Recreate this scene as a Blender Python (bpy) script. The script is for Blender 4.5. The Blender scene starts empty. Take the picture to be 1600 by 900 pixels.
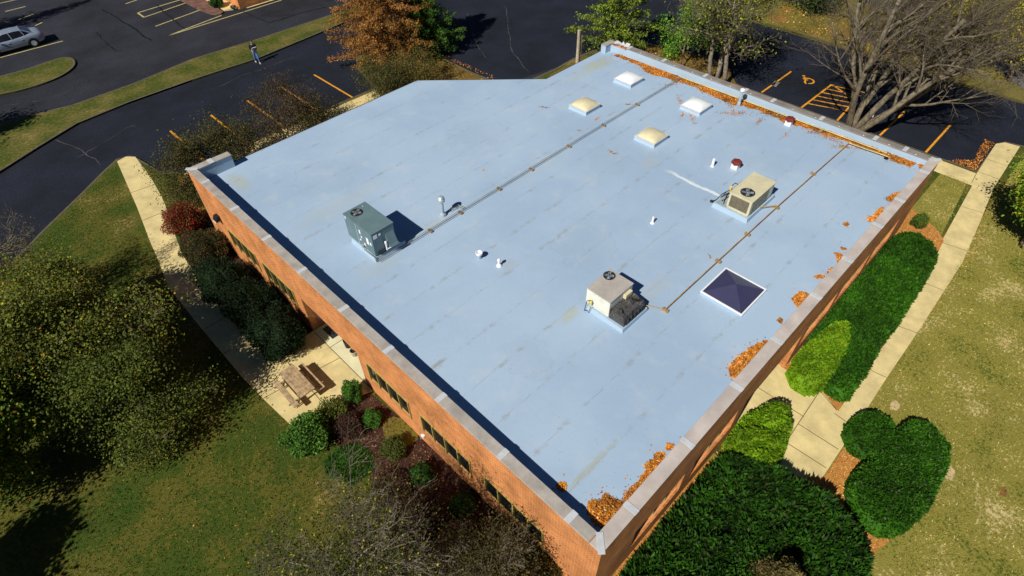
import bpy, bmesh, math, random
import numpy as np
from mathutils import Vector, Matrix
from mathutils.geometry import tessellate_polygon
R = math.radians
scene = bpy.context.scene
COL = scene.collection
# ---------------------------------------------------------------- camera
S = 16.2; ZP = 4.4                      # metres per calibration unit, height of the parapet top
FPX, PITCH, YAW, ROLL = 919.8786, 0.801452505, 0.798805282, -0.0202003466
CAM = Vector((-0.349014776*S, -0.160157821*S, ZP+S))
F = Vector((math.cos(PITCH)*math.cos(YAW), math.cos(PITCH)*math.sin(YAW), -math.sin(PITCH)))
_r = F.cross(Vector((0, 0, 1))).normalized(); _u = _r.cross(F)
RT = _r*math.cos(ROLL)+_u*math.sin(ROLL); UP = -_r*math.sin(ROLL)+_u*math.cos(ROLL)
cd = bpy.data.cameras.new('camera'); cam = bpy.data.objects.new('camera', cd); COL.objects.link(cam)
m = Matrix((RT, UP, -F)).transposed().to_4x4(); m.translation = CAM; cam.matrix_world = m
cd.sensor_width = 36; cd.lens = FPX/1600*36; cd.clip_start = .1; cd.clip_end = 2000
scene.camera = cam
def g(u, v, z=0.0):
    """photo pixel -> point on the horizontal plane at height z"""
    d = F+RT*((u-800)/FPX)-UP*((v-450)/FPX); t = (z-CAM.z)/d.z
    p = CAM+d*t; return (p.x, p.y)
# ---------------------------------------------------------------- light
SUN_EL, SUN_AZ = 43.0, 7.0              # light travels towards +X turned 7 degrees to +Y
w = bpy.data.worlds.new('World'); scene.world = w; w.use_nodes = True
nt = w.node_tree; bg = nt.nodes['Background']; sky = nt.nodes.new('ShaderNodeTexSky'); sky.sky_type = 'NISHITA'
sky.sun_disc = False; sky.sun_elevation = R(SUN_EL); sky.sun_rotation = R(263); sky.altitude = 6000; sky.air_density = 1.0; sky.dust_density = 0; sky.ozone_density = 4.0
nt.links.new(sky.outputs[0], bg.inputs[0]); bg.inputs[1].default_value = 0.05
sl = bpy.data.lights.new('sun', 'SUN'); sl.energy = 5.0; sl.angle = R(.5); sl.color = (1, .94, .84)
so = bpy.data.objects.new('sun', sl); COL.objects.link(so)
so.rotation_euler = Vector((math.cos(R(SUN_AZ))*math.cos(R(SUN_EL)), math.sin(R(SUN_AZ))*math.cos(R(SUN_EL)), -math.sin(R(SUN_EL)))).to_track_quat('-Z', 'Y').to_euler()
scene.view_settings.view_transform = 'Standard'; scene.view_settings.look = 'None'; scene.view_settings.gamma = 1
scene.view_settings.use_curve_mapping = False; scene.view_settings.exposure = 0.1
scene.render.engine = 'CYCLES'
scene.cycles.max_bounces = 4; scene.cycles.diffuse_bounces = 2; scene.cycles.glossy_bounces = 2; scene.cycles.transparent_max_bounces = 4
# ---------------------------------------------------------------- helpers
rng = np.random.default_rng(7); random.seed(7)
def link(o): COL.objects.link(o); return o
def tag(o, label=None, cat=None, group=None, kind=None):
    if label: o['label'] = label
    if cat: o['category'] = cat
    if group: o['group'] = group
    if kind: o['kind'] = kind
    return o
def thing(name, label, cat, loc=(0, 0, 0), group=None, rz=0):
    o = link(bpy.data.objects.new(name, None)); o.location = loc; o.rotation_euler = (0, 0, rz); o.empty_display_size = .3
    return tag(o, label, cat, group)
def mk(name, verts, faces, mat, parent=None, smooth=False, idx=None):
    me = bpy.data.meshes.new(name)
    me.from_pydata([tuple(map(float, v)) for v in verts], [], faces); 
    for mm in (mat if isinstance(mat, (list, tuple)) else [mat]): me.materials.append(mm)
    if idx is not None: me.polygons.foreach_set('material_index', idx)
    if smooth: me.polygons.foreach_set('use_smooth', [True]*len(me.polygons))
    me.update(); o = link(bpy.data.objects.new(name, me))
    if parent is not None: o.parent = parent
    return o
def mk_np(name, V, k, mat, parent=None):
    """V: (n,k,3) separate k-gons"""
    V = np.asarray(V, np.float32); n = len(V); me = bpy.data.meshes.new(name)
    me.vertices.add(n*k); me.vertices.foreach_set('co', V.reshape(-1))
    me.loops.add(n*k); me.loops.foreach_set('vertex_index', np.arange(n*k, dtype=np.int32))
    me.polygons.add(n); me.polygons.foreach_set('loop_start', np.arange(n, dtype=np.int32)*k)
    me.materials.append(mat); me.update(calc_edges=True); me.validate()
    o = link(bpy.data.objects.new(name, me))
    if parent is not None: o.parent = parent
    return o
class MB:
    def __init__(s): s.v = []; s.f = []; s.i = []; s.cur = 0
    def add(s, vs, fs):
        b = len(s.v); s.v += [tuple(v) for v in vs]; s.f += [tuple(b+i for i in f) for f in fs]; s.i += [s.cur]*len(fs); return s
    def box(s, x0, x1, y0, y1, z0, z1):
        return s.add([(x0, y0, z0), (x1, y0, z0), (x1, y1, z0), (x0, y1, z0), (x0, y0, z1), (x1, y0, z1), (x1, y1, z1), (x0, y1, z1)],
                     [(0, 3, 2, 1), (4, 5, 6, 7), (0, 1, 5, 4), (1, 2, 6, 5), (2, 3, 7, 6), (3, 0, 4, 7)])
    def hexa(s, b, t):      # bottom 4 pts, top 4 pts (ccw)
        return s.add(list(b)+list(t), [(0, 3, 2, 1), (4, 5, 6, 7), (0, 1, 5, 4), (1, 2, 6, 5), (2, 3, 7, 6), (3, 0, 4, 7)])
    def rev(s, prof, c=(0, 0, 0), n=16, cap=True):   # list of (r,z)
        vs = []; fs = []
        for r, z in prof:
            for k in range(n):
                a = 2*math.pi*k/n; vs.append((c[0]+r*math.cos(a), c[1]+r*math.sin(a), c[2]+z))
        for j in range(len(prof)-1):
            for k in range(n):
                k2 = (k+1) % n; fs.append((j*n+k, j*n+k2, (j+1)*n+k2, (j+1)*n+k))
        if cap: fs.append(tuple(range(n))[::-1]); fs.append(tuple((len(prof)-1)*n+k for k in range(n)))
        return s.add(vs, fs)
    def tube(s, pts, rad, n=6):
        pts = [Vector(p) for p in pts]; rad = rad if isinstance(rad, (list, tuple)) else [rad]*len(pts)
        vs = []; fs = []
        for i, p in enumerate(pts):
            d = (pts[min(i+1, len(pts)-1)]-pts[max(i-1, 0)])
            d = d.normalized() if d.length > 1e-9 else Vector((0, 0, 1))
            a = d.cross(Vector((0, 0, 1)) if abs(d.z) < .9 else Vector((1, 0, 0))).normalized(); b = d.cross(a)
            for k in range(n):
                t = 2*math.pi*k/n; vs.append(p+a*(rad[i]*math.cos(t))+b*(rad[i]*math.sin(t)))
        for i in range(len(pts)-1):
            for k in range(n):
                k2 = (k+1) % n; fs.append((i*n+k, i*n+k2, (i+1)*n+k2, (i+1)*n+k))
        fs.append(tuple(range(n))[::-1]); fs.append(tuple((len(pts)-1)*n+k for k in range(n)))
        return s.add(vs, fs)
    def build(s, name, mat, parent=None, smooth=False, bevel=0):
        o = mk(name, s.v, s.f, mat, parent, smooth, s.i if isinstance(mat, (list, tuple)) else None)
        if bevel:
            b = o.modifiers.new('bevel', 'BEVEL'); b.width = bevel; b.segments = 2; b.limit_method = 'ANGLE'
        return o
def zr(x, y): return ZP-(0.43+.0108*y-.004*x)      # roof membrane, draining to the open far-left eave
# ---- materials
def mat(name, col, rough=.8, var=.15, scale=4., bump=.0, bscale=40., metal=0., col2=None, spec=.3, fine=0., fscale=60.):
    M = bpy.data.materials.new(name); M.use_nodes = True; N = M.node_tree.nodes; L = M.node_tree.links
    b = N['Principled BSDF']; b.inputs['Roughness'].default_value = rough; b.inputs['Metallic'].default_value = metal
    b.inputs['Specular IOR Level'].default_value = spec
    tc = N.new('ShaderNodeTexCoord'); nz = N.new('ShaderNodeTexNoise'); nz.inputs['Scale'].default_value = scale; nz.inputs['Detail'].default_value = 6; nz.inputs['Roughness'].default_value = .65
    L.new(tc.outputs['Object'], nz.inputs['Vector'])
    rp = N.new('ShaderNodeValToRGB'); c2 = col2 or tuple(c*(1-var) for c in col); c1 = col if col2 else tuple(min(1, c*(1+var)) for c in col)
    rp.color_ramp.elements[0].position = .36; rp.color_ramp.elements[1].position = .64
    rp.color_ramp.elements[0].color = (*c2, 1); rp.color_ramp.elements[1].color = (*c1, 1)
    L.new(nz.outputs[0], rp.inputs[0]); out = rp.outputs[0]
    if fine:
        n2 = N.new('ShaderNodeTexNoise'); n2.inputs['Scale'].default_value = fscale; n2.inputs['Detail'].default_value = 3; L.new(tc.outputs['Object'], n2.inputs['Vector'])
        mr = N.new('ShaderNodeMapRange'); mr.inputs[1].default_value = .3; mr.inputs[2].default_value = .7; mr.inputs[3].default_value = 1-fine; mr.inputs[4].default_value = 1+fine
        L.new(n2.outputs[0], mr.inputs[0]); mx = N.new('ShaderNodeVectorMath'); mx.operation = 'SCALE'; L.new(out, mx.inputs[0]); L.new(mr.outputs[0], mx.inputs['Scale']); out = mx.outputs[0]
    L.new(out, b.inputs['Base Color'])
    if bump:
        n3 = N.new('ShaderNodeTexNoise'); n3.inputs['Scale'].default_value = bscale; n3.inputs['Detail'].default_value = 4; L.new(tc.outputs['Object'], n3.inputs['Vector'])
        bp = N.new('ShaderNodeBump'); bp.inputs['Strength'].default_value = bump; bp.inputs['Distance'].default_value = .05; L.new(n3.outputs[0], bp.inputs['Height']); L.new(bp.outputs[0], b.inputs['Normal'])
    M['out'] = 0; return M
def ramp_mat(name, cols, scale=3., fscale=30., rough=.95, bump=.5, bscale=40., w=.5):
    """several colours mixed by layered noise"""
    M = bpy.data.materials.new(name); M.use_nodes = True; N = M.node_tree.nodes; L = M.node_tree.links
    b = N['Principled BSDF']; b.inputs['Roughness'].default_value = rough; b.inputs['Specular IOR Level'].default_value = .15
    tc = N.new('ShaderNodeTexCoord')
    a = N.new('ShaderNodeTexNoise'); a.inputs['Scale'].default_value = scale; a.inputs['Detail'].default_value = 5; L.new(tc.outputs['Object'], a.inputs['Vector'])
    c = N.new('ShaderNodeTexNoise'); c.inputs['Scale'].default_value = fscale; c.inputs['Detail'].default_value = 4; c.inputs['Roughness'].default_value = .7; L.new(tc.outputs['Object'], c.inputs['Vector'])
    mx = N.new('ShaderNodeMix'); mx.data_type = 'FLOAT'; mx.inputs[0].default_value = w; L.new(a.outputs[0], mx.inputs[2]); L.new(c.outputs[0], mx.inputs[3])
    rp = N.new('ShaderNodeValToRGB'); el = rp.color_ramp.elements
    n = len(cols)
    for i, cc in enumerate(cols):
        e = el[i] if i < 2 else el.new(.5)
    for i, cc in enumerate(cols): el[i].color = (*cc, 1)
    for i in range(n): el[i].position = .385+.23*i/(n-1)
    L.new(mx.outputs[0], rp.inputs[0]); L.new(rp.outputs[0], b.inputs['Base Color'])
    bp = N.new('ShaderNodeBump'); bp.inputs['Strength'].default_value = bump; bp.inputs['Distance'].default_value = .06
    n3 = N.new('ShaderNodeTexNoise'); n3.inputs['Scale'].default_value = bscale; n3.inputs['Detail'].default_value = 3; L.new(tc.outputs['Object'], n3.inputs['Vector'])
    L.new(n3.outputs[0], bp.inputs['Height']); L.new(bp.outputs[0], b.inputs['Normal'])
    return M
def leaf_mat(name, cols, trans=.25, rough=.7):
    """each loose leaf takes one of the given colours"""
    M = bpy.data.materials.new(name); M.use_nodes = True; N = M.node_tree.nodes; L = M.node_tree.links
    b = N['Principled BSDF']; b.inputs['Roughness'].default_value = rough; b.inputs['Specular IOR Level'].default_value = .2
    ge = N.new('ShaderNodeNewGeometry'); rp = N.new('ShaderNodeValToRGB'); el = rp.color_ramp.elements; rp.color_ramp.interpolation = 'CONSTANT'
    tot = sum(c[1] for c in cols); acc = 0
    for i in range(2, len(cols)): el.new(.5)
    for i, (c, wt) in enumerate(cols):
        el[i].position = min(.999, acc/tot); acc += wt
    for i, (c, wt) in enumerate(cols): el[i].color = (*c, 1)
    if len(cols) == 1: el[1].color = (*cols[0][0], 1)
    L.new(ge.outputs['Random Per Island'], rp.inputs[0])
    tc = N.new('ShaderNodeTexCoord'); nz = N.new('ShaderNodeTexNoise'); nz.inputs['Scale'].default_value = .9; nz.inputs['Detail'].default_value = 3; L.new(tc.outputs['Object'], nz.inputs['Vector'])
    mr = N.new('ShaderNodeMapRange'); mr.inputs[1].default_value = .3; mr.inputs[2].default_value = .7; mr.inputs[3].default_value = .55; mr.inputs[4].default_value = 1.45; L.new(nz.outputs[0], mr.inputs[0])
    sc = N.new('ShaderNodeVectorMath'); sc.operation = 'SCALE'; L.new(rp.outputs[0], sc.inputs[0]); L.new(mr.outputs[0], sc.inputs['Scale'])
    L.new(sc.outputs[0], b.inputs['Base Color'])
    if trans:
        t = N.new('ShaderNodeBsdfTranslucent'); L.new(sc.outputs[0], t.inputs['Color']); ms = N.new('ShaderNodeMixShader'); ms.inputs[0].default_value = trans
        L.new(b.outputs[0], ms.inputs[1]); L.new(t.outputs[0], ms.inputs[2]); L.new(ms.outputs[0], N['Material Output'].inputs['Surface'])
    return M
def brick_mat(name, c1, c2, mortar, axis):
    M = bpy.data.materials.new(name); M.use_nodes = True; N = M.node_tree.nodes; L = M.node_tree.links
    b = N['Principled BSDF']; b.inputs['Roughness'].default_value = .9; b.inputs['Specular IOR Level'].default_value = .2
    tc = N.new('ShaderNodeTexCoord'); sp = N.new('ShaderNodeSeparateXYZ'); L.new(tc.outputs['Object'], sp.inputs[0]); cb = N.new('ShaderNodeCombineXYZ')
    if axis == 'xy':      # works on both wall directions: u = x + y
        ad = N.new('ShaderNodeMath'); ad.operation = 'ADD'; L.new(sp.outputs[0], ad.inputs[0]); L.new(sp.outputs[1], ad.inputs[1]); L.new(ad.outputs[0], cb.inputs[0])
    L.new(sp.outputs[2], cb.inputs[1])
    br = N.new('ShaderNodeTexBrick'); L.new(cb.outputs[0], br.inputs['Vector']); br.inputs['Scale'].default_value = 1
    br.inputs['Brick Width'].default_value = .22; br.inputs['Row Height'].default_value = .075; br.inputs['Mortar Size'].default_value = .013
    br.inputs['Color1'].default_value = (*c1, 1); br.inputs['Color2'].default_value = (*c2, 1); br.inputs['Mortar'].default_value = (*mortar, 1); br.inputs['Bias'].default_value = 0
    nz = N.new('ShaderNodeTexNoise'); nz.inputs['Scale'].default_value = 1.1; nz.inputs['Detail'].default_value = 6; L.new(tc.outputs['Object'], nz.inputs['Vector'])
    mr = N.new('ShaderNodeMapRange'); mr.inputs[1].default_value = .3; mr.inputs[2].default_value = .7; mr.inputs[3].default_value = .70; mr.inputs[4].default_value = 1.22; L.new(nz.outputs[0], mr.inputs[0])
    sc = N.new('ShaderNodeVectorMath'); sc.operation = 'SCALE'; L.new(br.outputs[0], sc.inputs[0]); L.new(mr.outputs[0], sc.inputs['Scale']); L.new(sc.outputs[0], b.inputs['Base Color'])
    bp = N.new('ShaderNodeBump'); bp.inputs['Strength'].default_value = .3; bp.inputs['Distance'].default_value = .01; bp.invert = True; L.new(br.outputs['Fac'], bp.inputs['Height']); L.new(bp.outputs[0], b.inputs['Normal'])
    return M
BRICK = brick_mat('brick', (.60, .21, .05), (.42, .12, .028), (.60, .32, .15), 'xy')
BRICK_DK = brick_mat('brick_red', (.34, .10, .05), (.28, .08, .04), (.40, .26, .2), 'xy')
COPING = mat('coping_metal', (.36, .33, .30), .55, .18, 1.6, fine=.06, fscale=30)
PLATE = mat('joint_plate', (.50, .53, .56), .35, .1, 6, spec=.5)
ASPH = mat('asphalt', (.019, .021, .030), .9, .38, .22, bump=.25, bscale=90, fine=.45, fscale=9)
ASPH2 = mat('asphalt_fresh', (.008, .011, .021), .9, .38, .25, bump=.2, bscale=90, fine=.4, fscale=9)
CONC = mat('concrete', (.62, .51, .245), .9, .16, 1.1, bump=.15, bscale=60, fine=.08, fscale=50)
CONC_L = mat('concrete_pale', (.66, .62, .40), .9, .07, 1.6, fine=.05)
KERB = mat('kerb_concrete', (.11, .09, .06), .9, .2, 3, fine=.15)
JOINT = mat('joint_dark', (.14, .10, .04), .95, .1, 5)
YEL = mat('yellow_paint', (.68, .29, .015), .8, .3, 7, fine=.25, fscale=18)
PALE = mat('pale_yellow_paint', (.44, .39, .17), .8, .25, 6, fine=.2, fscale=18)
LAWN_R = ramp_mat('dry_lawn', [(.07, .11, .012), (.16, .165, .022), (.28, .24, .055), (.20, .19, .03), (.32, .27, .075), (.55, .45, .22)], .45, 7., w=.55, bump=.7, bscale=26)
LAWN_L = ramp_mat('side_lawn', [(.022, .062, .006), (.06, .082, .010), (.038, .07, .008), (.12, .105, .018), (.07, .085, .011), (.23, .17, .055)], .4, 6., w=.45, bump=.7, bscale=26)  # greens kept darker than the front lawn, painting in the lens vignette
LAWN_G = ramp_mat('green_lawn', [(.035, .055, .008), (.075, .09, .014), (.055, .08, .01), (.15, .125, .035), (.10, .10, .02), (.24, .18, .07)], .55, 4.5, w=.55, bump=.7, bscale=26)
LAWN_V = ramp_mat('lush_grass', [(.012, .06, .008), (.03, .11, .014), (.05, .14, .02)], 3, 30., w=.5)
BED = ramp_mat('leafy_bed', [(.03, .02, .008), (.12, .07, .02), (.22, .15, .03), (.10, .08, .02), (.30, .16, .04)], 1., 10., w=.6, bump=.8)
MULCH_O = ramp_mat('wood_chips', [(.20, .07, .015), (.42, .17, .035), (.62, .30, .07), (.50, .22, .05), (.75, .48, .20)], 5., 34., w=.75, bump=.8, bscale=50)
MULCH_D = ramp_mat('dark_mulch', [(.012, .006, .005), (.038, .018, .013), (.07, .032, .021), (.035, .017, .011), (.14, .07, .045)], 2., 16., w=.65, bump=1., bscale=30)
BARK = mat('bark', (.16, .12, .08), .95, .35, 8, bump=.4, bscale=40, fine=.2, fscale=25)
BARK_G = mat('grey_bark', (.27, .24, .19), .95, .35, 5, bump=.4, bscale=40, fine=.25, fscale=25)
TWIG_D = mat('dark_twig', (.07, .05, .035), .95, .3, 6)
TWIG_G = mat('grey_twig', (.17, .145, .105), .95, .35, 4)
GLASS = mat('dark_glass', (.012, .014, .018), .12, .3, 1.5, spec=.5)
FRAME = mat('olive_frame', (.38, .30, .08), .5, .15, 5)
FRAME_D = mat('frame_dark', (.06, .055, .05), .5, .2, 5)
MEM = mat('membrane', (.36, .48, .60), .75, .05, .8)
WHITE = mat('white_paint', (.78, .80, .82), .5, .06, 5)
CREAM = mat('cream_dome', (.64, .58, .38), .3, .06, 3, spec=.5)
DOME = mat('white_dome', (.80, .84, .85), .3, .03, 3, spec=.5)
GALV = mat('galvanised', (.42, .50, .56), .4, .15, 9, metal=.3)
U_TEAL = mat('teal_grey_steel', (.12, .19, .21), .5, .08, 2)
U_BEIGE = mat('beige_steel', (.58, .54, .36), .55, .08, 2.5)
U_OFF = mat('offwhite_steel', (.66, .66, .56), .6, .1, 2.5, fine=.05)
U_TOP = mat('weathered_top', (.40, .37, .34), .6, .1, 2.5)
BLACK = mat('black_plastic', (.012, .012, .014), .5, .2, 5)
DK = mat('dark_steel', (.035, .037, .04), .5, .4, 7)
SOOT = ramp_mat('sooty_steel', [(.012, .012, .012), (.03, .03, .03), (.10, .10, .10), (.03, .03, .03), (.22, .21, .2)], 4., 14., w=.5, bump=.02, rough=.55)
COIL = mat('coil_grille', (.16, .14, .10), .6, .2, 8)
RUST = mat('rusty_pipe', (.36, .14, .07), .7, .3, 1.5, col2=(.50, .36, .08))
PIPE = mat('galvanised_pipe', (.30, .31, .28), .5, .2, 1.2, metal=.2)
PIPEY = mat('yellow_pipe', (.55, .44, .16), .6, .2, 1.2)
WOODB = mat('support_block', (.30, .20, .10), .9, .3, 9)
REDV = mat('red_cap', (.17, .03, .025), .55, .15, 5)
NAVY = mat('tinted_skylight', (.045, .045, .10), .25, .06, 2, spec=.5)
WOOD = mat('weathered_wood', (.36, .26, .15), .9, .35, 5, fine=.3, fscale=30)
# ---------------------------------------------------------------- ground and roads
def poly_pts(P): return [(p[0], p[1]) for p in P]
def inside(P, X, Y):
    P = np.asarray(P); n = len(P); c = np.zeros(X.shape, bool); j = n-1
    for i in range(n):
        xi, yi = P[i]; xj, yj = P[j]
        c ^= ((yi > Y) != (yj > Y)) & (X < (xj-xi)*(Y-yi)/(yj-yi+1e-12)+xi); j = i
    return c
def edge_dist(P, X, Y):
    P = np.asarray(P); d = np.full(X.shape, 1e9)
    for i in range(len(P)):
        a = P[i]; b = P[(i+1) % len(P)]; ab = b-a; t = np.clip(((X-a[0])*ab[0]+(Y-a[1])*ab[1])/(ab@ab+1e-12), 0, 1)
        d = np.minimum(d, np.hypot(X-(a[0]+t*ab[0]), Y-(a[1]+t*ab[1])))
    return d
def smooth_poly(P, it=2):
    P = [tuple(p) for p in P]
    for _ in range(it):
        Q = []
        for i in range(len(P)):
            a, b = P[i], P[(i+1) % len(P)]
            Q += [(a[0]*.75+b[0]*.25, a[1]*.75+b[1]*.25), (a[0]*.25+b[0]*.75, a[1]*.25+b[1]*.75)]
        P = Q
    return P
def ccw(P):
    A = sum(P[i][0]*P[(i+1) % len(P)][1]-P[(i+1) % len(P)][0]*P[i][1] for i in range(len(P))); return list(P) if A > 0 else list(P)[::-1]
def slab(name, P, z, mat_, thick=0, kind='structure', parent=None):
    P = ccw(P); n = len(P); v = [(x, y, z) for x, y in P]; f = []
    for t_ in tessellate_polygon([[Vector((x, y, 0)) for x, y in P]]):
        a, b, c = (Vector(v[i]) for i in t_); f.append(tuple(t_) if (b-a).cross(c-a).z > 0 else tuple(t_)[::-1])
    if thick:
        v += [(x, y, z-thick) for x, y in P]; f += [(i, n+i, n+(i+1) % n, (i+1) % n) for i in range(n)]
    o = mk(name, v, f, mat_)
    if kind: o['kind'] = kind
    if parent: o.parent = parent
    return o
def ribbon(name, P, w_, z, h, mat_, closed=True):
    """kerb of width w_ following P (outer line), top at z"""
    P = [Vector((p[0], p[1])) for p in (ccw(P) if closed else P)]; n = len(P); inn = []
    for i in range(n):
        a = P[(i-1) % n] if closed or i else P[i]; b = P[(i+1) % n] if closed or i < n-1 else P[i]
        d = (b-a).normalized(); inn.append(P[i]+Vector((-d.y, d.x))*w_)
    v = [(p.x, p.y, z) for p in P]+[(p.x, p.y, z) for p in inn]+[(p.x, p.y, z-h) for p in P]; f = []
    for i in range(n if closed else n-1):
        j = (i+1) % n; f += [(i, j, n+j, n+i), (2*n+i, 2*n+j, j, i)]
    o = mk(name, v, f, mat_); o['kind'] = 'structure'; return o
slab('ground', [(-400, -400), (500, -400), (500, 500), (-400, 500)], -.14, LAWN_G)
slab('parking_lot', [(-70, -60), (45.3, -60), (45.3, 95), (-70, 95)], -.125, ASPH)
ZL = 0.0
# the raised block the office stands on
blk = [(-60, -58), (39.2, -58), (39.3, -6), (39.2, -2.6), (38.9, -1.5), (38.3, -1.15), (34.25, -1.2), (34.15, 14.2), (34.3, 14.9), (36, 16.2), (36.6, 18.5), (36.2, 22),
       (34.2, 25.4), (29.2, 25.9), (27.1, 25.75), (24.2, 25.9), (22.5, 27), (22.25, 30), (22.35, 34.6), (21.9, 36.3), (20.6, 37.6), (18.9, 38.75), (17.6, 38.5), (16.6, 36.9), (15.7, 33.3),
       (1.0, 33.3), (.3, 34.2), (-.1, 36.6), (-.35, 37.3), (-1.1, 37.5), (-2.2, 36.7), (-3.9, 35.3), (-6.6, 33.2), (-9.2, 30.95), (-11.4, 28.6), (-14, 25), (-19, 16), (-26, 2), (-60, -20)]
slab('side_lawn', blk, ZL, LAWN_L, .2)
ribbon('kerb', [(x, y) for x, y in blk[1:39]], .14, ZL+.006, .2, KERB, closed=False)
# fresher blacktop near the building (drive, left stalls, right lot)
slab('driveway', [(-30, 18), (-14, 25), (-9, 31.1), (-1.1, 37.6), (0, 36), (1, 33.2), (15.7, 33.2), (17.6, 38.6), (22, 36.5), (22.2, 27), (29, 25.8), (34, 25.6), (36.6, 20), (36, 16), (34.1, 14.5), (34.1, -1.2), (38.5, -1.1), (45.2, -20), (45.2, 45), (24, 46.0), (21.4, 45.1), (12.1, 44.05), (6.9, 44.4), (2.2, 44.45), (-1.35, 44.0), (-4.1, 42.65), (-6.6, 41.4), (-14, 36.5), (-40, 18)], -.121, ASPH2)
gs = [(-40, 22), (-14, 37), (-6.63, 41.4), (-4.1, 42.7), (-1.35, 44.0), (2.2, 44.4), (6.9, 44.4), (12.1, 44.1), (17, 44.6), (21.4, 45.1), (24.5, 45.8), (25, 46.6), (24.2, 47.4), (20, 47.4), (13.8, 47.5), (8.5, 47.9), (3.7, 47.1), (-.8, 47.0), (-5, 48.1), (-14, 51), (-40, 56)]
slab('grass_strip', gs, ZL, LAWN_G, .2); ribbon('kerb', gs, .15, ZL+.006, .2, KERB)
isl = smooth_poly([(-14, 57), (-3.1, 55.9), (-1.2, 55.7), (1.2, 56.1), (2.0, 55.2), (1.6, 53.4), (-.1, 52.2), (-2.3, 52.1), (-3.9, 52.6), (-14, 55)], 2)
slab('grass_island', isl, ZL, LAWN_G, .2); ribbon('kerb', isl, .15, ZL+.006, .2, KERB)
far_l = [(45.3, -60), (200, -60), (200, 200), (45.3, 200), (45.5, 30), (45.45, 14), (45.1, 8.4), (45.15, 3), (45.2, -1)]
slab('far_lawn', far_l, ZL, ramp_mat('far_lawn_grass', [(.05, .05, .01), (.13, .11, .02), (.20, .17, .03), (.14, .12, .02), (.28, .14, .04)], .35, 5., w=.5), .2)
ribbon('kerb', far_l[3:]+[(45.3, -60)], .15, ZL+.006, .2, KERB, closed=False)
slab('far_road', [g(1640, 170), g(1560, 110), g(1490, 62), g(1400, 25), g(1300, -20), g(1380, -40), g(1480, 0), g(1560, 50), g(1640, 90)], ZL+.006, mat('far_asphalt', (.13, .125, .13), .9, .15, .6))
# dry front lawn along the right of the building
slab('front_lawn', [(-3, -58), (39.05, -58), (39.1, -6), (39, -2.75), (29.4, -2.8), (25.3, -3.2), (11.6, -3.3), (8.6, -3.3), (7.4, -.0), (.3, -.0), (0.3, -1), (-1, -1.5)], ZL+.004, LAWN_R)
slab('corner_lawn', [(25.6, .2), (32.75, .2), (32.75, -1.2), (26.2, -1.8), (25.6, -1)], ZL+.0056, LAWN_R)
slab('leafy_ground', [(25.6, .9), (32.7, .9), (33.9, 14.3), (36, 16.4), (36.4, 18.5), (36, 21.9), (34.1, 25.2), (25.6, 25.4)], ZL+.0075, BED)
slab('leafy_ground', [(.6, 25.7), (13.9, 25.7), (19.4, 21), (22, 27), (22.1, 30), (22.2, 34.5), (21.7, 36.2), (20.4, 37.4), (18.9, 38.5), (17.7, 38.3), (16.8, 36.9), (15.9, 33.1), (.9, 33.1), (-.6, 28), (-.3, 25.7)], ZL+.006, BED)
# pavements
walk_r = [(38.9, -2.3), (33, -2.45), (29.39, -2.84), (25.26, -3.22), (19.46, -3.3), (15.05, -3.3), (11.59, -3.36), (8.6, -3.38), (8.6, -1.7), (8.7, 2.2), (13.05, 2.2), (13.05, -1.6), (12.5, -2.5), (14.42, -2.5), (18.56, -2.38), (22.5, -2.12), (26.67, -1.9), (32.5, -1.5), (32.75, 14), (33.98, 14.1), (33.95, -1.3), (38.2, -1.15), (38.75, -1.5)]
slab('pavement', walk_r, ZL+.012, CONC, .05)
def strip(name, a, b, wd, z, mt, kind='structure'):
    a = Vector(a[:2]); b = Vector(b[:2]); d = (b-a).normalized(); n = Vector((-d.y, d.x))*wd/2
    return slab(name, [tuple(a+n), tuple(b+n), tuple(b-n), tuple(a-n)], z, mt, kind=kind)
joints = [((12.93, -1.6), (8.65, -1.78)), ((10.84, -1.7), (10.86, -3.3)), ((9.75, -1.77), (9.8, -3.3)), ((12.93, -1.6), (12.5, -2.5)), ((12.3, -2.5), (12.2, -3.3)), ((11.3, 2.0), (11.3, -1.7)), ((18.7, -2.38), (18.9, -3.3)), ((26.1, -1.95), (26.3, -3.1)), ((22.4, -2.2), (22.5, -3.25)), ((15.4, -2.5), (15.5, -3.3)), ((30, -1.7), (30.2, -2.75)),
          ((32.75, -1.4), (34.1, -1.28)), ((32.75, 3), (33.95, 3)), ((32.75, 6), (33.95, 6)), ((32.75, 9), (33.95, 9)), ((32.75, 12), (33.95, 12)), ((36, -1.25), (36, -2.35)), ((34.2, -1.2), (34.2, -2.4))]
walk_l = [(-1.15, 37.2), (-.55, 37.35), (-.15, 36.9), (-.35, 34), (-.7, 31.5), (-1.02, 29.9), (-1.5, 28), (-1.95, 26), (-2.2, 23.5), (-2.25, 20), (-2.2, 16.3), (-3.55, 16.3), (-3.55, 21), (-3.5, 24), (-3.1, 26), (-2.75, 28.1), (-2.1, 31.5), (-1.6, 34.5)]
slab('pavement', walk_l, ZL+.012, CONC, .05)
slab('pavement', [(1.2, 32.95), (15.6, 32.95), (15.2, 31.8), (1.2, 31.8)], ZL+.012, CONC, .05)
patio = [(-3.55, 16.29), (-.003, 16.29), (-.003, 11.62), (-.9, 11.9), (-1.85, 12.2), (-2.7, 12.55), (-3.3, 12.6), (-3.45, 14.5)]
slab('patio', patio, ZL+.014, CONC, .05)
slab('patio', [(0, 12.12), (2.3, 12.12), (2.3, 16.28), (0, 16.28)], ZL+.014, CONC_L, .05)
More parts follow.
